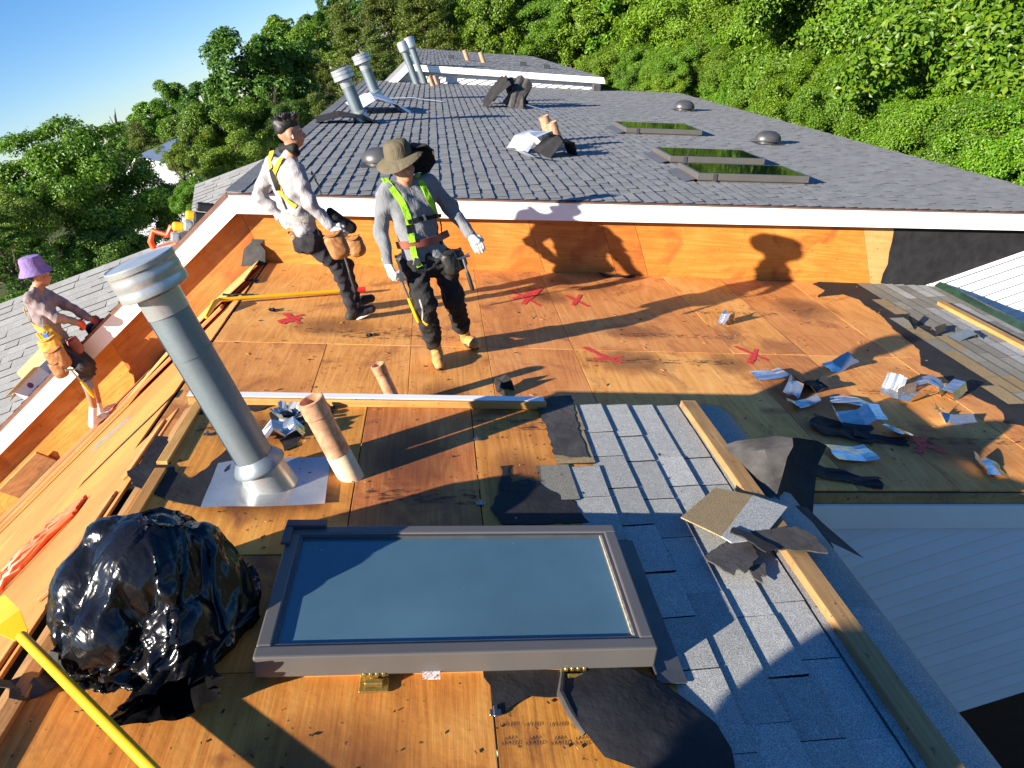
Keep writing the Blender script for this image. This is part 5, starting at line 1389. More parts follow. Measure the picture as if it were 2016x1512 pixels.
obj('printed_line', MB().box(-.05, .06, -.1425, -.1405, -.05, -.028).mesh('printed_line', M_PURP), cb)

# ---------------------------------------------------------------- splinters and chips nobody could count
rr_ = random.Random(9); m_ = MB()
def chips(n, xr_, yr_, z0, size=(.01, .05)):
    for k in range(n):
        x, y = rr_.uniform(*xr_), rr_.uniform(*yr_); L = rr_.uniform(*size); w = L * rr_.uniform(.12, .5); a = rr_.uniform(0, 6.28)
        M = Matrix.Translation(P(x, y, z0, .004)) @ Euler(RR).to_matrix().to_4x4() @ Matrix.Rotation(a, 4, 'Z') @ Matrix.Rotation(rr_.uniform(-.15, .15), 4, 'Y')
        m_.box(-L / 2, L / 2, -w / 2, w / 2, 0, .003, M)
chips(170, (-2.4, 4.6), (Y0 + .1, YW - .1), ZM, (.006, .03)); chips(40, (3.3, 4.7), (4.5, 8), ZM)
tag(obj('felt_chips', m_.mesh('felt_chips', M_FELT)), 'black felt crumbs scattered over the deck', 'debris', kind='stuff')
m_ = MB(); chips(160, (-2.4, 4.6), (Y0 + .1, YW - .1), ZM, (.008, .04)); chips(80, (-1.75, .7), (.9, YE), ZN, (.004, .02))
tag(obj('wood_splinters', m_.mesh('wood_splinters', M_LUM)), 'pale wood splinters scattered over the decks', 'debris', kind='stuff')
m_ = MB(); chips(120, (-1.75, .1), (.9, YE), ZN, (.004, .016)); chips(40, (-.1, .6), (2.3, YE), ZN, (.004, .02))
tag(obj('felt_chips', m_.mesh('felt_chips', M_FELT)), 'black felt crumbs scattered over the near deck', 'debris', kind='stuff')
# plywood clips at the sheet seams
m_ = MB()
for u, v in ((940, 866), (946, 993), (975, 1405), (408, 857)):
    tag(obj('sheathing_clip', bevelled(MB().box(-.018, .018, -.012, .012, 0, .006).box(-.006, .006, -.02, .02, .006, .012).mesh('sheathing_clip', M_STEEL), .002), None, onr(u, v, ZN) + NV * .002, RR), {940: 'small steel sheathing clip in the seam right of the dark stained sheet', 946: 'small steel clip just above the skylight by the black felt', 975: 'small steel clip in the seam near the bottom edge', 408: 'small steel clip left of the big flue pipe'}[u], 'clip')
# ================================================================ PEOPLE
def vec(p): return np.array(p, dtype=float)
class Blob:
    """smooth union of round cones 'c' (a, b, ra, rb), ellipsoids 'e' (centre, radii, axes) - a solid described by distance"""
    def __init__(s, prims, k=.025, wr=0.0, wf=40.0, seed=0):
        s.p = prims; s.k = k; s.wr = wr
        r = np.random.default_rng(seed)
        s.dirs = r.normal(size=(5, 3)); s.dirs /= np.linalg.norm(s.dirs, axis=1, keepdims=True)
        s.fr = wf * r.uniform(.6, 1.6, 5); s.ph = r.uniform(0, 6, 5)
    def bounds(s):
        lo = np.full(3, 1e9); hi = -lo
        for q in s.p:
            if q[0] == 'c':
                for c, r in ((q[1], q[3]), (q[2], q[4])): lo = np.minimum(lo, np.array(c) - r); hi = np.maximum(hi, np.array(c) + r)
            else: r = max(q[2]); lo = np.minimum(lo, np.array(q[1]) - r); hi = np.maximum(hi, np.array(q[1]) + r)
        return lo - .04, hi + .04
    def one(s, q, X):
        if q[0] == 'c':
            a = np.array(q[1], dtype=float); b = np.array(q[2], dtype=float); ab = b - a; L2 = ab @ ab + 1e-9
            t = np.clip(((X - a) @ ab) / L2, 0, 1)
            return np.sqrt((((X - a) - t[:, None] * ab) ** 2).sum(1)) - (q[3] + (q[4] - q[3]) * t)
        r = np.array(q[2], dtype=float); Y = X - np.array(q[1], dtype=float)
        if len(q) > 3: Y = Y @ np.array(q[3], dtype=float).T
        k0 = np.sqrt(((Y / r) ** 2).sum(1)); k1 = np.sqrt(((Y / (r * r)) ** 2).sum(1)) + 1e-9
        return k0 * (k0 - 1) / k1
    def wrinkle(s, X):
        w = 0
        for i in range(5):
            q = (X @ s.dirs[i]) * s.fr[i] + s.ph[i] + 2.2 * np.sin((X @ s.dirs[(i + 1) % 5]) * s.fr[i] * .35 + i)
            w = w + np.abs(np.sin(q))
        return s.wr * (w / 5 - .6)
    def __call__(s, X):
        D = np.full(len(X), 10.0)
        for q in s.p:
            d = s.one(q, X)
            h = np.clip(.5 + .5 * (D - d) / s.k, 0, 1)
            D = D * (1 - h) + d * h - s.k * h * (1 - h)
        return D + s.wrinkle(X) if s.wr else D
    def mesh(s, name, h, mat, origin):
        lo, hi = s.bounds(); n = np.ceil((hi - lo) / h).astype(int) + 1
        g = [lo[i] + h * np.arange(n[i]) for i in range(3)]
        v = np.full(n, 10.0, dtype=np.float32); mg = s.k + .035
        for q in s.p:                                   # each solid only where it can matter
            if q[0] == 'c':
                l = np.minimum(vec(q[1]) - q[3], vec(q[2]) - q[4]); u_h = np.maximum(vec(q[1]) + q[3], vec(q[2]) + q[4])
            else: l = vec(q[1]) - max(q[2]); u_h = vec(q[1]) + max(q[2])
            i0 = np.clip(np.floor((l - mg - lo) / h).astype(int), 0, n); i1 = np.clip(np.ceil((u_h + mg - lo) / h).astype(int) + 1, 0, n)
            sl = tuple(slice(i0[k], i1[k]) for k in range(3))
            X = np.stack(np.meshgrid(*[g[k][sl[k]] for k in range(3)], indexing='ij'), -1)
            d = s.one(q, X.reshape(-1, 3)).reshape(X.shape[:3]); D = v[sl]
            hh = np.clip(.5 + .5 * (D - d) / s.k, 0, 1); v[sl] = D * (1 - hh) + d * hh - s.k * hh * (1 - hh)
        if s.wr:
            near = np.argwhere(np.abs(v) < .04); X = lo + h * near
            v[tuple(near.T)] += s.wrinkle(X)
        ins = v < 0
        c = np.zeros(n - 1, dtype=int)
        for dx in (0, 1):
            for dy in (0, 1):
                for dz in (0, 1): c += ins[dx:n[0] - 1 + dx, dy:n[1] - 1 + dy, dz:n[2] - 1 + dz]
        mix = (c > 0) & (c < 8)
        ids = np.full(n - 1, -1); cells = np.argwhere(mix); ids[mix] = np.arange(len(cells))
        acc = np.zeros((len(cells), 3)); cnt = np.zeros(len(cells))
        cor = [(a, b, d) for a in (0, 1) for b in (0, 1) for d in (0, 1)]
        for i, p in enumerate(cor):
            for q in cor[i + 1:]:
                if sum(abs(p[k] - q[k]) for k in range(3)) != 1: continue
                va = v[tuple((cells + p).T)]; vb = v[tuple((cells + q).T)]
                m = (va < 0) != (vb < 0); t = np.where(m, va / (va - vb + 1e-12), 0)
                pt = cells + np.array(p) + t[:, None] * (np.array(q) - np.array(p))
                acc[m] += pt[m]; cnt[m] += 1
        V = lo + h * acc / cnt[:, None]
        F = []
        for ax in range(3):
            sl0 = [slice(None)] * 3; sl1 = [slice(None)] * 3; sl0[ax] = slice(0, -1); sl1[ax] = slice(1, None)
            ch = ins[tuple(sl0)] != ins[tuple(sl1)]
            E = np.argwhere(ch); b1, b2 = [k for k in range(3) if k != ax]
            E = E[(E[:, b1] > 0) & (E[:, b2] > 0) & (E[:, b1] < n[b1] - 1) & (E[:, b2] < n[b2] - 1)]
            def cid(o1, o2):
                q = E.copy(); q[:, b1] += o1; q[:, b2] += o2; return ids[tuple(q.T)]
            Q = np.stack([cid(-1, -1), cid(0, -1), cid(0, 0), cid(-1, 0)], 1)
            flip = ins[tuple(E.T)]
            if ax == 1: flip = ~flip
            Q[~flip] = Q[~flip][:, ::-1]
            F.append(Q)
        F = np.vstack(F); F = F[(F >= 0).all(1)]
        return npmesh(name, V - np.array(origin), F, mat, True)
def lerp(a, b, t): return vec(a) * (1 - t) + vec(b) * t
def unit(a): a = vec(a); return a / (np.linalg.norm(a) + 1e-9)
def hand_prims(w, d, n, side, inf=0.0, curl=.5, spread=.02, size=1.0):
    """w wrist, d towards the knuckles, n back-of-hand normal, side: direction of the thumb"""
    d = unit(d); n = unit(vec(n) - (vec(n) @ d) * d); s_ = np.cross(n, d) * side
    w = vec(w); S = size
    K = w + d * .085 * S
    pr = [('c', w, K + s_ * .020 * S, .024 * S + inf, .020 * S + inf), ('c', w, K - s_ * .022 * S, .024 * S + inf, .017 * S + inf), ('c', w + d * .02, K, .024 * S + inf, .020 * S + inf)]
    for i, (off, L) in enumerate(((.032, .070), (.011, .080), (-.011, .074), (-.031, .058))):
        a = K + s_ * off * S; dd = unit(d + s_ * off * spread * 20); c1 = curl * (1 + .15 * i)
        p1 = a + (dd * math.cos(c1 * .6) - n * math.sin(c1 * .6)) * L * .45 * S
        p2 = p1 + (dd * math.cos(c1 * 1.5) - n * math.sin(c1 * 1.5)) * L * .32 * S
        p3 = p2 + (dd * math.cos(c1 * 2.1) - n * math.sin(c1 * 2.1)) * L * .26 * S
        pr += [('c', a, p1, .0105 * S + inf, .0098 * S + inf), ('c', p1, p2, .0098 * S + inf, .009 * S + inf), ('c', p2, p3, .009 * S + inf, .008 * S + inf)]
    t0 = w + d * .025 * S + s_ * .022 * S; t1 = t0 + unit(d * .7 + s_ * .75 - n * .25) * .042 * S; t2 = t1 + unit(d * .9 + s_ * .3 - n * .35) * .036 * S
    pr += [('c', t0, t1, .015 * S + inf, .012 * S + inf), ('c', t1, t2, .012 * S + inf, .0095 * S + inf)]
    return pr
def head_prims(C, f, u, s=1.0):
    f = unit(f); u = unit(vec(u) - (vec(u) @ f) * f); r = np.cross(f, u); A = np.array([r, f, u]); C = vec(C)
    P_ = lambda x, y, z: C + (r * x + f * y + u * z) * s
    E_ = lambda c, rad: ('e', c, tuple(q * s for q in rad), A)
    return [E_(P_(0, -.012, .02), (.074, .094, .092)), E_(P_(0, .018, -.045), (.058, .068, .075)), E_(P_(0, .05, -.085), (.030, .030, .026)),
            ('c', P_(0, .082, .005), P_(0, .104, -.030), .008 * s, .015 * s), E_(P_(.074, -.01, -.015), (.010, .022, .032)), E_(P_(-.074, -.01, -.015), (.010, .022, .032)),
            E_(P_(.028, .077, .022), (.026, .014, .009)), E_(P_(-.028, .077, .022), (.026, .014, .009)), E_(P_(.036, .062, -.028), (.024, .022, .022)), E_(P_(-.036, .062, -.028), (.024, .022, .022)),
            E_(P_(0, .078, -.066), (.024, .014, .010))], P_, A
def small_ball(c, rad, A, origin, mat, name, parent, n=10):
    m_ = MB().lathe([(max(.001, math.sin(math.pi * i / 8)), -math.cos(math.pi * i / 8)) for i in range(9)], n)
    V = [vec(c) + A.T @ (vec(v) * vec(rad)) - vec(origin) for v in m_.v]
    return obj(name, mesh(name, V, m_.f, mat, True), parent)
def march(blob, u, v, y0, y1, step=.004):
    """first point of a body seen along a line of sight"""
    r = ray(u, v); r = r / r[1]
    t = y0; best = (9.0, y0)
    for _ in range(60):                                 # sphere tracing; a line that misses keeps its nearest point
        d = blob((t * r)[None])[0]
        if d < best[0]: best = (d, t)
        if d < .001 or t > y1: break
        t += max(d, .004) * .8 / np.linalg.norm(r)
    t = best[1]
    p = t * r; e = .006
    q = np.vstack([p + np.eye(3) * e, p - np.eye(3) * e]); dv = blob(q)
    return p, unit(dv[:3] - dv[3:])
def strap(name, blob, path, width, mat, parent, origin, yr, off=.006, thick=.003, n=14):
    """flat webbing laid on a body along a path"""
    pts = []
    P2 = [vec(p) for p in path]; seg = [np.linalg.norm(P2[i + 1] - P2[i]) for i in range(len(P2) - 1)]; T = sum(seg)
    for i in range(n + 1):
        t = T * i / n; k = 0
        while k < len(seg) - 1 and t > seg[k]: t -= seg[k]; k += 1
        q = P2[k] + (P2[k + 1] - P2[k]) * (t / seg[k]); pts.append(march(blob, q[0], q[1], *yr))
    pos = np.array([p for p, _ in pts]); nor = np.array([g for _, g in pts])
    for _ in range(2): pos[1:-1] = (pos[:-2] + 2 * pos[1:-1] + pos[2:]) / 4
    V = []; F = []
    for i in range(n + 1):
        tg = unit(pos[min(i + 1, n)] - pos[max(i - 1, 0)]); sd = unit(np.cross(nor[i], tg))
        for sgn, hgt in ((-1, off), (1, off), (1, off - thick - .004), (-1, off - thick - .004)): V.append(pos[i] + sd * sgn * width / 2 + nor[i] * hgt - vec(origin))
    for i in range(n):
        for j in range(4): F.append((4 * i + j, 4 * i + (j + 1) % 4, 4 * i + 4 + (j + 1) % 4, 4 * i + 4 + j))
    F += [(0, 3, 2, 1), (4 * n, 4 * n + 1, 4 * n + 2, 4 * n + 3)]
    return obj(name, mesh(name, V, F, mat, True, 50), parent)
def fabric(name, col, rough=.9, var=.18):
    t = NT(name, rough, spec=.2); o = t.coord('Object', (1, 1, .45), 13.0)
    n = t.noise(o, 13.0, 3, .6, 1.2)
    t.set('Base Color', t.ramp(t.noise(o, 6.0, 4, .6), [(.3, tuple(c * (1 - var) for c in col)), (.7, tuple(c * (1 + var) for c in col))]))
    t.bump(t.math('ADD', n, t.math('MULTIPLY', t.noise(o, 170.0, 2, .6), .12)), .55, .03)
    return t.m
M_SKIN = simple('skin', (.40, .20, .125), .5, 0, 30, .10)
M_SKIN2 = simple('tan_skin', (.36, .17, .10), .5, 0, 30, .10)
M_HAIR = simple('black_hair', (.008, .007, .007), .5, 0, 90, .5, .6, 120, .004)
M_GSHIRT = fabric('grey_knit', (.17, .18, .20)); M_WSHIRT = fabric('pale_grey_knit', (.29, .28, .30), .9, .05); M_PSHIRT = fabric('mauve_grey_knit', (.24, .20, .21))
M_BPANTS = fabric('black_trousers', (.022, .021, .022)); M_JEANS = fabric('dark_work_trousers', (.028, .026, .032)); M_PPANTS = fabric('charcoal_shorts', (.04, .038, .045))
M_GLOVE = fabric('white_glove', (.66, .63, .58)); M_OGLOVE = fabric('orange_glove', (.62, .11, .05))
M_BOOT = simple('tan_boot_leather', (.42, .22, .07), .7, 0, 20, .3); M_SOLE = simple('dark_sole', (.03, .025, .02), .8); M_BSHOE = simple('black_trainer', (.015, .015, .016), .6); M_WSHOE = simple('white_trainer', (.7, .68, .65), .7, 0, 30, .2)
M_LIME = fabric('lime_webbing', (.28, .58, .03), .7); M_BLKWEB = fabric('black_webbing', (.014, .014, .014), .7); M_YELWEB = fabric('yellow_webbing', (.62, .40, .03), .7); M_GREYWEB = fabric('grey_webbing', (.30, .29, .27), .7)
M_OLIVE = fabric('olive_hat_cloth', (.105, .088, .058)); M_OLIVESHADE = fabric('shaded_neck_flap', (.030, .027, .022)); M_PURPLE = fabric('purple_hat_cloth', (.21, .15, .36))  # neck flap cloth: olive blackened, shade put into the colour
M_LEATHER = simple('tan_leather', (.32, .14, .045), .6, 0, 16, .3, .3, 60, .004); M_REDBELT = simple('red_brown_belt', (.22, .065, .045), .6); M_BLKL = simple('black_leather', (.018, .017, .016), .5); M_YELL = simple('yellow_leather', (.60, .30, .04), .6, 0, 20, .25)
M_EYE = simple('dark_eye', (.012, .008, .006), .2); M_LIP = simple('lip', (.26, .09, .07), .5); M_EARBUD = simple('white_earbud', (.8, .8, .8), .3); M_BLUE = simple('blue_plastic', (.03, .12, .45), .5)

def face(P_, A, org, root, body):
    for sx in (-1, 1):
        small_ball(P_(sx * .030, .081, .006), (.012, .006, .006), A, org, M_EYE, 'eye', root)
        small_ball(P_(sx * .031, .088, .030), (.020, .005, .004), A, org, M_HAIR, 'eyebrow', root)
    small_ball(P_(0, .088, -.066), (.022, .006, .006), A, org, M_LIP, 'mouth', root)
def boot(a, heel, toe, up, mat, sole, root, org, shaft=.10, shaft_r=.050, name='boot'):
    a, heel, toe = vec(a), vec(heel), vec(toe); up = vec(up)
    f = unit(toe - heel)
    top = a + up * shaft * .4
    b = Blob([('c', top, heel + up * .05 + f * .03, shaft_r, .043), ('c', heel + up * .045 + f * .03, lerp(heel, toe, .62) + up * .045, .042, .046), ('c', lerp(heel, toe, .55) + up * .05, toe + up * .038 - f * .035, .046, .040)], .02, .002, 60)
    o = obj(name, b.mesh(name, .008, mat, org), root)
    s_ = np.cross(f, up); m_ = MB(); n = 16; pts = []
    L = np.linalg.norm(toe - heel)
    for i in range(n):
        t = 2 * math.pi * i / n; x = math.cos(t); y = math.sin(t)
        w = .045 if x > 0 else .037
        pts.append(lerp(heel, toe, .5) + f * (x * (L / 2 + .006)) + s_ * y * w * (1 if abs(x) < .7 else .95))
    V = [p - vec(org) + up * .002 for p in pts] + [p - vec(org) + up * .026 for p in pts]
    obj('sole', mesh('sole', V, [tuple(range(n))[::-1], tuple(range(n, 2 * n))] + [(i, (i + 1) % n, n + (i + 1) % n, n + i) for i in range(n)], sole), o)
    return o
def pouch(c, ax, size, mat, root, org, name='tool_pouch', bev=.02, lean=0.0):
    """sagging leather bag with a rimmed mouth closed by a black disc: c top centre, ax horizontal direction of its width"""
    w, d, h = size; ax = unit((ax[0], ax[1], 0)); c = vec(c); dn = np.array([0, 0, -1.0]); fr_ = np.cross(ax, (0, 0, 1.0))
    r = d * .48
    pr = []
    for k in (-1, -.33, .33, 1):
        top = c + ax * (w / 2 - r * .8) * k + dn * r * .5; bot = c + ax * (w / 2 - r * .9) * k * .8 + dn * (h - r)
        pr.append(('c', top, bot, r * .82, r * 1.02))
    b = Blob(pr, .02, .010, 55, int(abs(c[0] * 1000)) % 97)
    o = obj(name, b.mesh(name, .008, mat, org), root)
    n = 20; v = []; 
    for kk, zz in ((1.0, .004), (.86, .018), (.80, .004), (.74, -.012)):
        for j in range(n):
            t = 2 * math.pi * j / n; v.append(c + ax * math.cos(t) * w / 2 * kk + fr_ * math.sin(t) * d / 2 * kk * 1.02 + np.array([0, 0, zz + .006 * math.sin(3 * t)]) - vec(org))
    f = [(i * n + j, i * n + (j + 1) % n, (i + 1) * n + (j + 1) % n, (i + 1) * n + j) for i in range(3) for j in range(n)]
    obj('rim', mesh('rim', v, f, mat, True), o)
    obj('mouth_shade_disc', mesh('mouth_shade_disc', v[3 * n:], [tuple(range(n))], M_BLKL), o)  # flat black disc paints the shade inside the pouch mouth
    return o
def hammer(a, b, hd, label, hmat=M_YEL, r=.014):
    """a head end, b handle end, hd direction of the striking face"""
    a, b = Vector(a), Vector(b); d = b - a; hd = Vector(hd).normalized()
    t_ = thing('hammer', label, 'hammer', a)
    obj('handle', MB().tube([d * .42, d * .5, d * .92, d], [r * .8, r, r * 1.1, r * .8], 10).mesh('handle', hmat, True), t_)
    obj('shaft', MB().tube([Vector(), d * .45], r * .6, 8).mesh('shaft', M_STEEL, True), t_)
    obj('head', MB().tube([-hd * .06 - d.normalized() * .012, -hd * .02, hd * .035, hd * .055], [.004, .011, .012, .016], 10).mesh('head', M_STEEL, True), t_)
    return t_

def clothe(J, org, root, shirt, pants, up, fwd, loose=.0, leg_r=(.092, .070, .060), seed=0, shirt_low=.0, calf=True, skin=M_SKIN, hem=None, arm_r=(.066, .052, .041), girth=1.0, headprims=None, hands=()):
    """continuous body, shirt and trousers from joints"""
    up = vec(up); fwd = unit(fwd)
    g = girth
    mid_s = lerp(J['rs'], J['ls'], .5); mid_h = lerp(J['rh'], J['lh'], .5)
    sR, sL = lerp(J['rs'], J['ls'], .26), lerp(J['rs'], J['ls'], .74)
    ax = unit(vec(J['ls']) - vec(J['rs'])); dn = unit(mid_h - mid_s)
    wR, wL = vec(J['waist']) - ax * .055, vec(J['waist']) + ax * .055
    hR, hL = lerp(J['rh'], J['lh'], .12), lerp(J['rh'], J['lh'], .88)
    tors = [('c', sR + dn * .10, wR, .108 * g, .096 * g), ('c', sL + dn * .10, wL, .108 * g, .096 * g), ('c', wR, hR - dn * .01, .096 * g, .098 * g), ('c', wL, hL - dn * .01, .096 * g, .098 * g),
            ('c', lerp(J['rs'], J['ls'], .08), lerp(J['rs'], J['ls'], .92), .066, .066), ('c', vec(J['neck']) - up * .02, mid_s + dn * .04, .058, .085),
            ('c', mid_s + dn * .13 + fwd * .035, vec(J['waist']) + fwd * .03, .085 * g, .080 * g)]
    arms = []
    for s_ in 'rl':
        arms += [('c', J[s_ + 's'], J[s_ + 'e'], arm_r[0], arm_r[1]), ('c', J[s_ + 'e'], J[s_ + 'w'], arm_r[1] * .98, arm_r[2])]
    legs = [('c', J['rh'], J['lh'], .105 * g, .105 * g), ('e', mid_h - fwd * .035 + up * .0, (.125, .105, .115))]
    for s_ in 'rl':
        legs += [('c', J[s_ + 'h'], J[s_ + 'k'], leg_r[0], leg_r[1]), ('c', J[s_ + 'k'], J[s_ + 'a'] if calf else lerp(J[s_ + 'k'], J[s_ + 'a'], .22), leg_r[1], leg_r[2])]
    shrink = lambda pr, q: [('c', p[1], p[2], max(.012, p[3] - q), max(.012, p[4] - q)) if p[0] == 'c' else ('e', p[1], tuple(r - q for r in p[2])) for p in pr]
    low = []
    for s_ in 'rl': low += [('c', J[s_ + 'k'], J[s_ + 'a'], .036, .030) if calf else ('c', J[s_ + 'k'], J[s_ + 'a'], .052, .038)]
    bp = shrink(tors, .026) + shrink(arms, .022) + shrink(legs, .030) + low + (headprims or []) + [('c', vec(J['neck']) - up * .03, vec(J['head']) - up * .03, .056, .050)]
    for hp in hands: bp += hp
    body = Blob(bp, .022)
    obj('body', body.mesh('body', .0085, skin, org), root)
    sh = Blob(tors + arms, .03, .032, 24, seed)
    obj('shirt', sh.mesh('shirt', .0095, shirt, org), root)
    pa = Blob(legs, .03, .046, 26, seed + 3)
    obj('trousers', pa.mesh('trousers', .0095, pants, org), root)
    return body, sh, pa

UPV = np.array([0, 0, 1.0])
def base_of(*pts): return Vector(tuple(sum(vec(p) for p in pts) / len(pts)))
# ---------------------------------------------------------------- worker in grey, walking towards the camera
y = 5.55
f1, f2 = vec(onr(861, 716, ZM)), vec(onr(924, 682, ZM))
J = {'head': ony(791, 322, y - .02), 'neck': ony(795, 360, y), 'rs': ony(761, 378, y - .05), 'ls': ony(842, 358, y + .10), 're': ony(750, 447, y - .02), 'rw': ony(764, 519, y - .14), 'le': ony(887, 409, y + .16), 'lw': ony(925, 461, y + .08),
     'waist': ony(824, 470, y + .03), 'rh': ony(816, 520, y), 'lh': ony(872, 513, y + .07), 'rk': ony(836, 597, y - .16), 'ra': ony(852, 668, y - .05), 'lk': ony(893, 588, y + .06), 'la': ony(909, 642, y + .24)}
org = base_of(f1, f2)
g_ = thing('person', 'worker in grey shirt, lime harness and wide olive hat walking on the bare deck', 'person', org)
fwd = unit((.12, -1, 0))
hp, Pg, Ag = head_prims(vec(J['head']) + np.array([0, 0, -.015]), (.42, -.9, -.10), (.1, 0, 1), .98)
hr = hand_prims(J['rw'], vec(ony(773, 541, y - .2)) - vec(J['rw']), (-.7, -.5, .2), -1, -.0035, .75)
hl = hand_prims(J['lw'], vec(ony(941, 484, y + .02)) - vec(J['lw']), (.3, -.9, .3), 1, -.0035, .25)
bodyg, shg, pag = clothe(J, org, g_, M_GSHIRT, M_BPANTS, UPV, fwd, seed=1, headprims=hp, hands=(hr, hl), leg_r=(.098, .080, .074), girth=1.03, arm_r=(.070, .056, .043))
face(Pg, Ag, org, g_, bodyg)
for nm, w, d_, n_, s_, c_ in (('glove', J['rw'], vec(ony(773, 541, y - .2)) - vec(J['rw']), (-.7, -.5, .2), -1, .75), ('glove', J['lw'], vec(ony(941, 484, y + .02)) - vec(J['lw']), (.3, -.9, .3), 1, .25)):
    pr = hand_prims(w, d_, n_, s_, .0045, c_) + [('c', vec(w) - unit(d_) * .04, vec(w) + unit(d_) * .01, .034, .030)]
    obj(nm, Blob(pr, .008).mesh(nm, .0055, M_GLOVE, org), g_)
deckup = np.array([ST, 0, CT])
boot(vec(J['ra']), f1 - unit((.02, -1, 0)) * .13, f1 + unit((.10, -1, 0)) * .15, deckup, M_BOOT, M_SOLE, g_, org)
boot(vec(J['la']), f2 - unit((.35, -.9, 0)) * .12, f2 + unit((.45, -.9, 0)) * .15, deckup, M_BOOT, M_SOLE, g_, org)
# wide olive hat with a neck flap darkened to paint its shaded side
hatc = vec(J['head']) + np.array([.0, 0, .055])
hu = unit((.10, -.12, 1)); hx = unit(np.cross((0, 1, 0), hu)); hy = np.cross(hu, hx); HM = Matrix((Vector(hx), Vector(hy), Vector(hu))).transposed().to_4x4(); HM.translation = Vector(hatc - vec(org))
m_ = MB()
prof = [(.001, .115), (.05, .114), (.082, .100), (.096, .07), (.102, .02), (.104, .0)]
m_.lathe(prof[::-1], 28, HM)
n = 36; v = []; f = []
for i, (r0, z0_) in enumerate(((.103, .004), (.14, -.006), (.175, -.028), (.178, -.032), (.14, -.011), (.103, -.002))):
    for j in range(n):
        t = 2 * math.pi * j / n; wv = (.02 * math.cos(2 * t + .5) - .022 * max(0, math.cos(t - 3.3))) * (r0 - .1) / .075
        v.append((r0 * math.cos(t), r0 * math.sin(t), z0_ + wv))
f = [(i * n + j, i * n + (j + 1) % n, (i + 1) * n + (j + 1) % n, (i + 1) * n + j) for i in range(5) for j in range(n)]
o = obj('hat', m_.mesh('hat', M_OLIVE, True, 60), g_)
obj('brim', MB().add(v, f, HM).mesh('brim', M_OLIVE, True, 60), o)
v = []; n = 12
for r_i, (r0, zz) in enumerate(((.112, .035), (.20, .03), (.245, -.02), (.235, -.10), (.185, -.155), (.125, -.17))):
    for j in range(n):
        t = -.15 + 1.75 * j / (n - 1); wv = .012 * math.sin(t * 6 + r_i)
        v.append(((r0 + wv) * math.cos(t), (r0 + wv) * math.sin(t) * .9, zz))
f = [(i * n + j, i * n + j + 1, (i + 1) * n + j + 1, (i + 1) * n + j) for i in range(5) for j in range(n - 1)]
obj('neck_flap', MB().add(v, f, HM).mesh('neck_flap', M_OLIVESHADE, True), o)
yr = (4.9, 6.2)
strap('harness_strap', shg, [(757, 352), (768, 368), (790, 395), (803, 425), (806, 442)], .046, M_LIME, g_, org, yr)
strap('harness_strap', shg, [(822, 345), (834, 368), (846, 395), (860, 420), (866, 436)], .046, M_LIME, g_, org, yr)
strap('chest_strap', shg, [(803, 436), (830, 430), (866, 424)], .030, M_BLKWEB, g_, org, yr, .012)
obj('chest_buckle', bevelled(MB().box(-.014, .014, -.008, .006, -.026, .026).mesh('chest_buckle', M_STEEL), .004), g_, tuple(march(shg, 835, 428, *yr)[0] - vec(org) + np.array([0, -.016, 0])))
strap('harness_strap', shg, [(806, 442), (808, 462), (812, 474)], .046, M_BLKWEB, g_, org, yr, .008)
strap('harness_strap', shg, [(808, 460), (812, 476)], .048, M_LIME, g_, org, yr, .011)
strap('harness_strap', shg, [(866, 436), (869, 460), (866, 478)], .046, M_BLKWEB, g_, org, yr, .008)
cl = Blob(tuple(shg.p) + tuple(pag.p), .03)
strap('tool_belt', cl, [(784, 482), (800, 482), (830, 478), (860, 470), (880, 460)], .055, M_REDBELT, g_, org, yr, .015, n=18)
strap('leg_strap', cl, [(812, 484), (816, 505), (826, 525)], .045, M_LIME, g_, org, yr, .016)
obj('leg_buckle', bevelled(MB().box(-.022, .022, -.005, .005, -.030, .030).box(-.022, .022, -.012, -.005, .015, .025).mesh('leg_buckle', M_STEEL), .004), g_, tuple(march(cl, 820, 514, *yr)[0] - vec(org) + np.array([0, -.026, 0])), (0, .6, 0))
pouch(ony(880, 500, y - .02), (1, .5, 0), (.13, .10, .17), M_BLKL, g_, org)
pouch(ony(897, 497, y + .06), (1, .8, 0), (.12, .09, .14), M_BLKL, g_, org)
pouch(ony(789, 505, y + .05), (1, -.6, 0), (.10, .09, .20), M_BLKL, g_, org)
strap('reflective_stripe', pag, [(826, 590), (832, 610), (832, 630)], .012, M_GREYWEB, g_, org, yr, .005)
strap('reflective_stripe', pag, [(832, 632), (842, 640)], .022, M_YELWEB, g_, org, yr, .005)
hammer(ony(790, 552, y - .14), ony(824, 634, y - .18), (.3, -1, .2), 'yellow handled hammer held by the worker in grey')
hammer(ony(911, 507, y - .02), ony(931, 572, y - .06), (1, .2, 0), 'black handled hammer hanging from the belt of the worker in grey', M_BLKL, .016)

# ---------------------------------------------------------------- black-haired worker in the pale shirt, back to the camera
y = 6.38
f1, f2 = vec(onr(704, 627, ZM)), vec(onr(703, 610, ZM)) + np.array([0, .06, -.0])
f2[2] = zr(f2[0], ZM)
J = {'head': ony(572, 262, y), 'neck': ony(569, 298, y), 'ls': ony(536, 322, y + .13), 'rs': ony(582, 333, y - .11), 'le': ony(511, 384, y + .15), 'lw': ony(552, 426, y + .10), 're': ony(612, 403, y - .19), 'rw': ony(650, 444, y - .20),
     'waist': ony(588, 425, y), 'rh': ony(607, 473, y - .06), 'lh': ony(612, 468, y + .12), 'rk': ony(667, 527, y - .03), 'ra': ony(692, 607, y + .02), 'lk': ony(680, 523, y + .22), 'la': ony(700, 594, y + .25)}
org = base_of(f1, f2)
w_ = thing('person', 'black-haired worker in pale grey shirt and yellow harness with his back turned', 'person', org)
fwd = unit((.85, .5, 0))
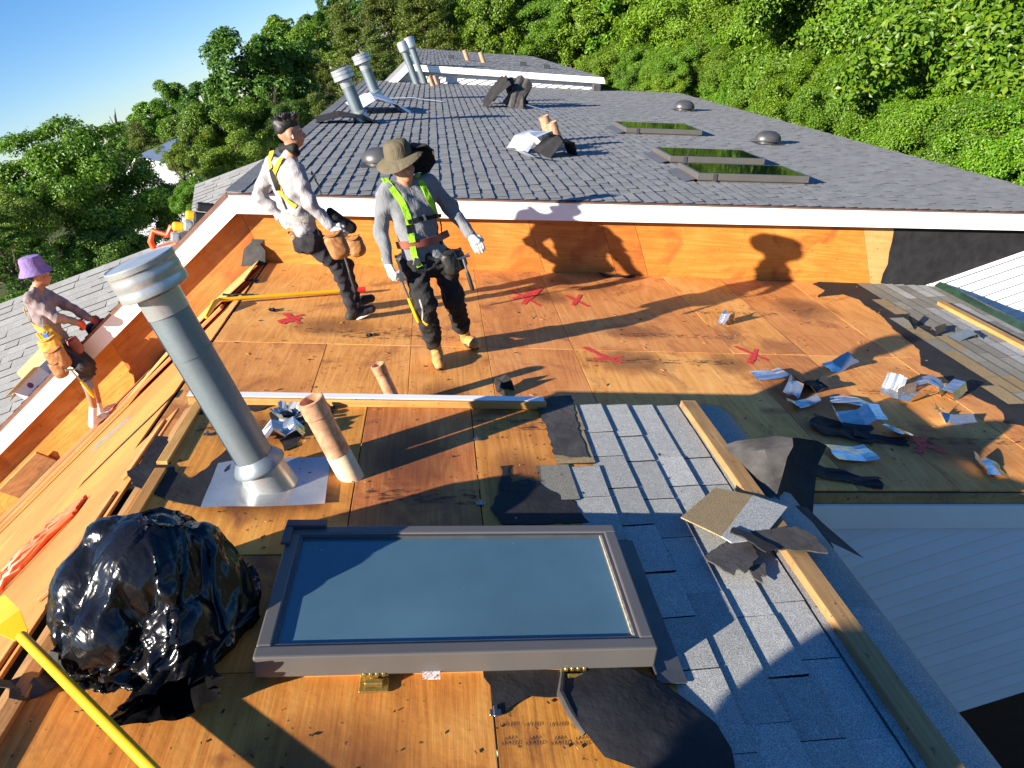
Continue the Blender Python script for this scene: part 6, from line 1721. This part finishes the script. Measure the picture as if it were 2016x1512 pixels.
hp, Pw, Aw = head_prims(J['head'], (.93, .28, -.22), (-.10, 0, 1), 1.0)
hr = hand_prims(J['rw'], vec(ony(672, 462, y - .22)) - vec(J['rw']), (-.2, -.9, .5), 1, -.0035, .45)
hl = hand_prims(J['lw'], vec(ony(566, 440, y + .02)) - vec(J['lw']), (-.6, -.5, .3), -1, -.0035, .9)
bodyw, shw, paw = clothe(J, org, w_, M_WSHIRT, M_JEANS, UPV, fwd, seed=6, headprims=hp, hands=(hr, hl), leg_r=(.086, .062, .050), girth=1.0, arm_r=(.068, .056, .042))
face(Pw, Aw, org, w_, bodyw)
for w, d_, n_, s_, c_ in ((J['rw'], vec(ony(672, 462, y - .22)) - vec(J['rw']), (-.2, -.9, .5), 1, .45), (J['lw'], vec(ony(566, 440, y + .02)) - vec(J['lw']), (-.6, -.5, .3), -1, .9)):
    pr = hand_prims(w, d_, n_, s_, .0045, c_) + [('c', vec(w) - unit(d_) * .05, vec(w) + unit(d_) * .01, .036, .030)]
    obj('glove', Blob(pr, .008).mesh('glove', .0055, M_GLOVE, org), w_)
# hair: swept up block on top, short sides
hpz = [('e', Pw(0, -.018, .066), (.079, .098, .062), Aw), ('e', Pw(0, .010, .102), (.066, .072, .042), Aw), ('e', Pw(0, -.05, .045), (.077, .068, .070), Aw), ('e', Pw(0, -.075, .09), (.05, .05, .04), Aw)]
rr_ = random.Random(2)
for k in range(130):
    a = rr_.uniform(-.072, .072); b_ = rr_.uniform(-.085, .075); c = Pw(a * .8, b_, .108)
    hpz.append(('c', c, Pw(a * 1.25, b_ + rr_.uniform(-.03, .04), .108 + rr_.uniform(.022, .050)), .010, .003))
obj('hair', Blob(hpz, .012, .006, 70, 3).mesh('hair', .005, M_HAIR, org), w_)
nk = Blob([('c', ony(556, 293, y + .03), ony(578, 290, y - .05), .036, .036), ('c', ony(576, 294, y - .05), ony(584, 301, y - .03), .028, .024), ('c', ony(584, 301, y - .02), ony(576, 299, y + .05), .024, .024)], .03, .008, 60)
obj('neck_gaiter', nk.mesh('neck_gaiter', .007, M_BLKWEB, org), w_)
small_ball(Pw(.082, .004, -.030), (.006, .007, .016), Aw, org, M_EARBUD, 'earbud', w_)
yr = (5.8, 7.0)
strap('harness_strap', shw, [(536, 300), (533, 318), (537, 338), (549, 364), (556, 385)], .04, M_YELWEB, w_, org, yr, .014)
strap('harness_strap', shw, [(556, 312), (546, 330), (540, 345)], .04, M_YELWEB, w_, org, yr, .016)
strap('harness_pad', shw, [(536, 332), (541, 350), (550, 374)], .046, M_BLKWEB, w_, org, yr, .019)
strap('harness_strap', shw, [(550, 372), (562, 388), (584, 408)], .034, M_YELWEB, w_, org, yr, .014)
strap('harness_strap', shw, [(553, 380), (560, 400), (565, 412)], .02, M_BLKWEB, w_, org, yr)
strap('waist_band', shw, [(562, 424), (590, 432), (618, 432)], .05, M_GREYWEB, w_, org, yr, .014)
strap('front_strap', shw, [(612, 340), (624, 362), (632, 385)], .035, M_BLKWEB, w_, org, yr, .01)
pouch(ony(655, 463, y - .30), (.8, .3, 0), (.17, .11, .20), M_LEATHER, w_, org)
pouch(ony(694, 470, y + .02), (.8, .3, 0), (.15, .12, .16), M_LEATHER, w_, org)
pouch(ony(576, 460, y + .02), (.4, -.8, 0), (.13, .08, .16), M_LEATHER, w_, org)
obj('black_bag', Blob([('c', ony(655, 428, y + .05), ony(690, 448, y + .08), .055, .055), ('c', ony(650, 415, y + .05), ony(660, 430, y + .05), .03, .05)], .03, .008, 50).mesh('black_bag', .009, M_BLKWEB, org), w_)
for a_, t_ in ((vec(J['ra']), f1), (vec(J['la']), f2)):
    s_ = boot(a_ - UPV * .04, t_ - unit((.95, .15, 0)) * .10, t_ + unit((.95, .15, 0)) * .17, deckup, M_BSHOE, M_WSHOE, w_, org, .05, .042, 'shoe')
hammer(ony(678, 505, y - .2), ony(700, 575, y - .2), (-1, .1, .2), 'dark hammer hanging at the thigh of the black-haired worker', M_BLKL, .013)

# ---------------------------------------------------------------- worker in the purple hat leaning over the fascia
y = 7.80
gx = -5.15
J = {'head': ony(76, 541, y + .10), 'neck': ony(69, 567, y + .08), 'rs': ony(60, 588, y - .10), 'ls': ony(80, 575, y + .20), 're': ony(108, 624, y - .12), 'rw': ony(148, 634, y + .05), 'le': ony(130, 600, y + .22), 'lw': ony(176, 626, y + .22),
     'waist': ony(98, 650, y), 'rh': ony(114, 688, y - .10), 'lh': ony(126, 680, y + .08), 'rk': ony(163, 722, y - .22), 'ra': ony(184, 800, y - .10), 'lk': ony(172, 716, y + .02), 'la': ony(193, 792, y + .06)}
fr = vec(onl(198, 822, ZM, XR)); fr = vec(PL(-5.02, y - .08, ZM, XR)); fr = vec(ony(196, 826, y - .1)); fr[2] = zl(fr[0], ZM, XR) + .03
flf = fr + np.array([.03, .16, .012])
org = base_of(fr, flf)
u_ = thing('person', 'worker in purple bucket hat leaning over the white fascia at the left', 'person', org)
fwd = unit((1, .15, 0))
hp, Pu, Au = head_prims(J['head'], (.93, .15, -.32), (.12, 0, 1), 1.02)
hr = hand_prims(J['rw'], vec(ony(166, 641, y + .1)) - vec(J['rw']), (.2, -.5, .8), 1, -.0035, .9)
hl = hand_prims(J['lw'], vec(ony(194, 634, y + .25)) - vec(J['lw']), (.2, -.3, .9), 1, -.0035, .8)
bodyu, shu, pau = clothe(J, org, u_, M_PSHIRT, M_PPANTS, UPV, fwd, seed=9, headprims=hp, hands=(hr, hl), leg_r=(.088, .070, .066), girth=1.0, calf=False, skin=M_SKIN2, arm_r=(.066, .054, .042))
face(Pu, Au, org, u_, bodyu)
for w, d_, c_, mt in ((J['rw'], vec(ony(166, 641, y + .1)) - vec(J['rw']), .9, M_OGLOVE), (J['lw'], vec(ony(194, 634, y + .25)) - vec(J['lw']), .8, M_OGLOVE)):
    pr = hand_prims(w, d_, (.2, -.5, .8), 1, .0045, c_) + [('c', vec(w) - unit(d_) * .04, vec(w) + unit(d_) * .01, .036, .030)]
    obj('glove', Blob(pr, .008).mesh('glove', .0055, mt, org), u_)
HM = Matrix((Vector(Au[0]), Vector(Au[1]), Vector(Au[2]))).transposed().to_4x4(); HM.translation = Vector(Pu(0, -.03, .082) - vec(org)); HM = HM @ Matrix.Scale(1.12, 4)
HM = HM @ Matrix.Rotation(.16, 4, 'X')
m_ = MB().lathe([(.150, -.055), (.148, -.060), (.108, .004), (.104, .02), (.098, .075), (.086, .098), (.05, .106), (.001, .107)], 30, HM)
m_.lathe([(.148, -.060), (.106, .0), (.10, .01)], 30, HM)
obj('hat', m_.mesh('hat', M_PURPLE, True, 45), u_)
obj('hair', Blob([('e', Pu(0, -.03, .0), (.080, .082, .075), Au)], .01, .004, 80).mesh('hair', .007, M_HAIR, org), u_)
yr = (7.2, 8.6)
strap('harness_strap', shu, [(45, 600), (52, 622), (72, 645), (92, 655)], .04, M_YELWEB, u_, org, yr)
strap('harness_strap', shu, [(88, 640), (104, 655), (120, 668)], .045, M_YELWEB, u_, org, yr, .012)
pouch(ony(92, 668, y - .25), (.8, .2, 0), (.20, .12, .17), M_YELL, u_, org)
pouch(ony(104, 690, y - .30), (.8, .2, 0), (.20, .12, .22), M_LEATHER, u_, org)
pouch(ony(108, 715, y - .33), (.8, .2, 0), (.14, .10, .17), M_LEATHER, u_, org)
pouch(ony(140, 668, y - .06), (.8, .4, 0), (.12, .10, .17), M_REDBELT, u_, org)
obj('pouch_tool', bevelled(MB().box(-.03, .03, -.015, .015, -.05, .03).mesh('pouch_tool', M_BLUE), .006), u_, tuple(vec(ony(92, 662, y - .25)) - vec(org)))
for q in (80, 86, 100): obj('pouch_tool', MB().tube([(0, 0, -.08), (-.01, 0, .05)], .012, 8).mesh('pouch_tool', M_YEL, True), u_, tuple(vec(ony(q, 664, y - .25)) - vec(org)))
for s_, a_, t_ in (('r', vec(J['ra']), fr), ('l', vec(J['la']), flf)):
    boot(a_ - UPV * .02, t_ - unit((.55, .8, 0)) * .10, t_ + unit((.55, .8, 0)) * .16, np.array([-ST, 0, CT]), M_WSHOE, M_SOLE, u_, org, .04, .04, 'shoe')
    b = Blob([('c', a_ + UPV * .05, a_ + UPV * .13, .042, .046)], .01, .003, 90); 
obj('knee_sleeve', Blob([('c', lerp(J['rk'], J['ra'], .30), lerp(J['rk'], J['ra'], .48), .060, .054)], .01, .004, 80).mesh('knee_sleeve', .007, simple('blue_sleeve', (.10, .16, .30), .8), org), u_)
hammer(ony(140, 728, y - .36), ony(186, 782, y - .3), (-.5, -.6, .4), 'orange-yellow handled hammer at the hip of the worker in the purple hat', M_YEL, .016)
ng = thing('saw', 'dark power saw held over the fascia by the worker in the purple hat', 'power tool', ony(188, 640, y + .32))
obj('body', bevelled(MB().box(-.10, .10, -.07, .07, -.10, .04).mesh('body', M_BLACKP), .02, 2), ng)
obj('blade_guard', MB().lathe([(.09, -.012), (.09, .012), (.001, .012)], 20, Matrix.Translation((.06, -.08, -.06)) @ Matrix.Rotation(math.pi / 2, 4, 'X'), cap0=True).mesh('blade_guard', M_STEEL), ng)
obj('handle', MB().tube([(-.10, 0, .02), (-.14, 0, .10), (-.02, 0, .13), (.06, 0, .05)], .017, 8).mesh('handle', M_BLACKP, True), ng)

# ---------------------------------------------------------------- black rubbish bag
def sim_bag(frames=20):
    """a film sphere collapsing over lumps of rubbish on the roof slope: real folds, then frozen as a mesh"""
    c = onr(330, 1290, ZN)
    tmp = []
    def collider(me, loc, rot=(0, 0, 0), sc=None, out=.006):
        o = obj('tmp', me, None, loc, rot, sc); m = o.modifiers.new('c', 'COLLISION'); o.collision.thickness_outer = out; o.collision.cloth_friction = 12.0; tmp.append(o); return o
    mt = bpy.data.materials.new('tmpm')
    collider(boxmesh('tmp', 3, 3, .2, mt), P(c.x, c.y, ZN, -.2), RR)
    def ball(x, y, h, r, sz=(1, 1, 1)):
        bm = bmesh.new(); bmesh.ops.create_icosphere(bm, subdivisions=3, radius=1.0); me = bpy.data.meshes.new('tmp'); bm.to_mesh(me); bm.free()
        collider(me, P(x, y, ZN, h), RR, (r * sz[0], r * sz[1], r * sz[2]))
    for q in ((-1.56, 2.06, .24, .20), (-1.76, 2.04, .16, .14), (-1.38, 2.06, .16, .13), (-1.51, 2.12, .47, .07), (-1.65, 1.84, .12, .11), (-1.42, 1.86, .12, .11), (-1.72, 2.12, .35, .06), (-1.40, 2.12, .32, .06)): ball(*q)
    bm = bmesh.new(); bmesh.ops.create_icosphere(bm, subdivisions=6, radius=.385)
    for v in bm.verts:
        d = v.co.normalized(); v.co *= 1 + .10 * mnoise.noise(d * 1.6 + Vector((3, 1, 2))) + .03 * mnoise.noise(d * 5)
        v.co.z = max(v.co.z, -.375)
    me = bpy.data.meshes.new('bag'); bm.to_mesh(me); bm.free()
    o = obj('tmpbag', me, None, P(-1.565, 2.02, ZN, .395)); tmp.append(o)
    md = o.modifiers.new('cloth', 'CLOTH'); s = md.settings
    s.quality = 6; s.mass = .08; s.tension_stiffness = 60; s.compression_stiffness = 60; s.shear_stiffness = 30; s.bending_stiffness = .5; s.air_damping = 1.2
    s.shrink_min = -.20; s.use_pressure = True; s.uniform_pressure_force = -.12; s.effector_weights.gravity = .35
    md.collision_settings.collision_quality = 2; md.collision_settings.distance_min = .006; md.collision_settings.use_self_collision = False
    md.point_cache.frame_start = 1; md.point_cache.frame_end = frames
    scene.frame_start, scene.frame_end = 1, frames
    for f in range(1, frames + 1): scene.frame_set(f)
    dg = bpy.context.evaluated_depsgraph_get(); out = bpy.data.meshes.new_from_object(o.evaluated_get(dg))
    W = o.matrix_world.copy(); out.transform(W); 
    for q in tmp: bpy.data.objects.remove(q)
    bpy.data.materials.remove(mt)
    scene.frame_set(1)
    return out
t = NT('black_bag_film', .16, spec=.5)
o_ = t.coord('Object', (1, 1, .5))
rd = t.math('ABSOLUTE', t.math('SUBTRACT', t.noise(o_, 6.0, 3, .55, 1.2), .5))
fn = t.math('ABSOLUTE', t.math('SUBTRACT', t.noise(t.coord('Object', (1, 1, .25)), 17.0, 2, .5, .8), .5))
t.set('Base Color', (.006, .006, .007, 1)); t.set('Roughness', .2)
t.bump(t.math('ADD', t.math('MULTIPLY', rd, 1.0), t.math('MULTIPLY', fn, .4)), .35, .03)
M_BAG = t.m
bg_c = ony(322, 1165, 2.04)
tb_ = onr(330, 1290, ZN)
bag = thing('rubbish_bag', 'shiny black crumpled rubbish bag left of the skylight', 'rubbish bag', tb_)
bm_ = sim_bag(); pv_ = P(-1.36, 1.98, ZN); bm_.transform(Matrix.Translation(pv_ - tb_) @ Matrix.Scale(.86, 4) @ Matrix.Translation(-pv_)); bm_.materials.clear(); bm_.materials.append(M_BAG)
bm_.polygons.foreach_set('use_smooth', [True] * len(bm_.polygons))
obj('bag', bm_, bag)
nkc = onr(330, 1385, ZN) + NV * .05
v = []; n = 90; rows_ = 14
a0 = vec(bg_c) + np.array([.06, -.10, -.14]); a1 = vec(nkc) + np.array([.02, -.06, .0])
dax = unit(a1 - a0); s1 = unit(np.cross(dax, (0, 0, 1))); s2 = np.cross(s1, dax)
for i in range(rows_):
    k = i / (rows_ - 1); c = a0 * (1 - k) + a1 * k
    for j in range(n):
        tt = 2 * math.pi * j / n; r = (.17 - .10 * math.sin(k * 2.2) + .05 * k * k) * (1 + .34 * (abs(math.sin(3.5 * tt + k)) - .5) + .2 * (abs(math.sin(7.5 * tt + 1)) - .5))
        p = c + s1 * math.cos(tt) * r * 1.1 + s2 * math.sin(tt) * r * .42
        zmin = zr(p[0], ZN) + .012
        if p[2] < zmin: p[2] = zmin + .003 * math.sin(j)
        v.append(p - vec(tb_))
f = [(i * n + j, i * n + (j + 1) % n, (i + 1) * n + (j + 1) % n, (i + 1) * n + j) for i in range(rows_ - 1) for j in range(n)]
obj('neck', mesh('neck', v, f, M_BAG, True), bag)

# ---------------------------------------------------------------- co-workers standing on the ridge just left of the picture: their shadows cross the deck
def copy_person(src, loc, rz, label, lean=0.0):
    r = src.copy(); COL.objects.link(r); r.location = loc; r.rotation_euler = (0, lean, rz); r['label'] = label
    for ch in list(src.children):
        c = ch.copy(); COL.objects.link(c); c.parent = r
        for gch in ch.children:
            d = gch.copy(); COL.objects.link(d); d.parent = c
    return r
copy_person(g_, PL(-2.62, -.52, ZN, XN), .5, 'worker outside the picture whose head shadow falls on the black membrane')
copy_person(g_, PL(-2.12, -.42, ZN, XN), -.9, 'worker outside the picture whose shadow crosses the toe board')
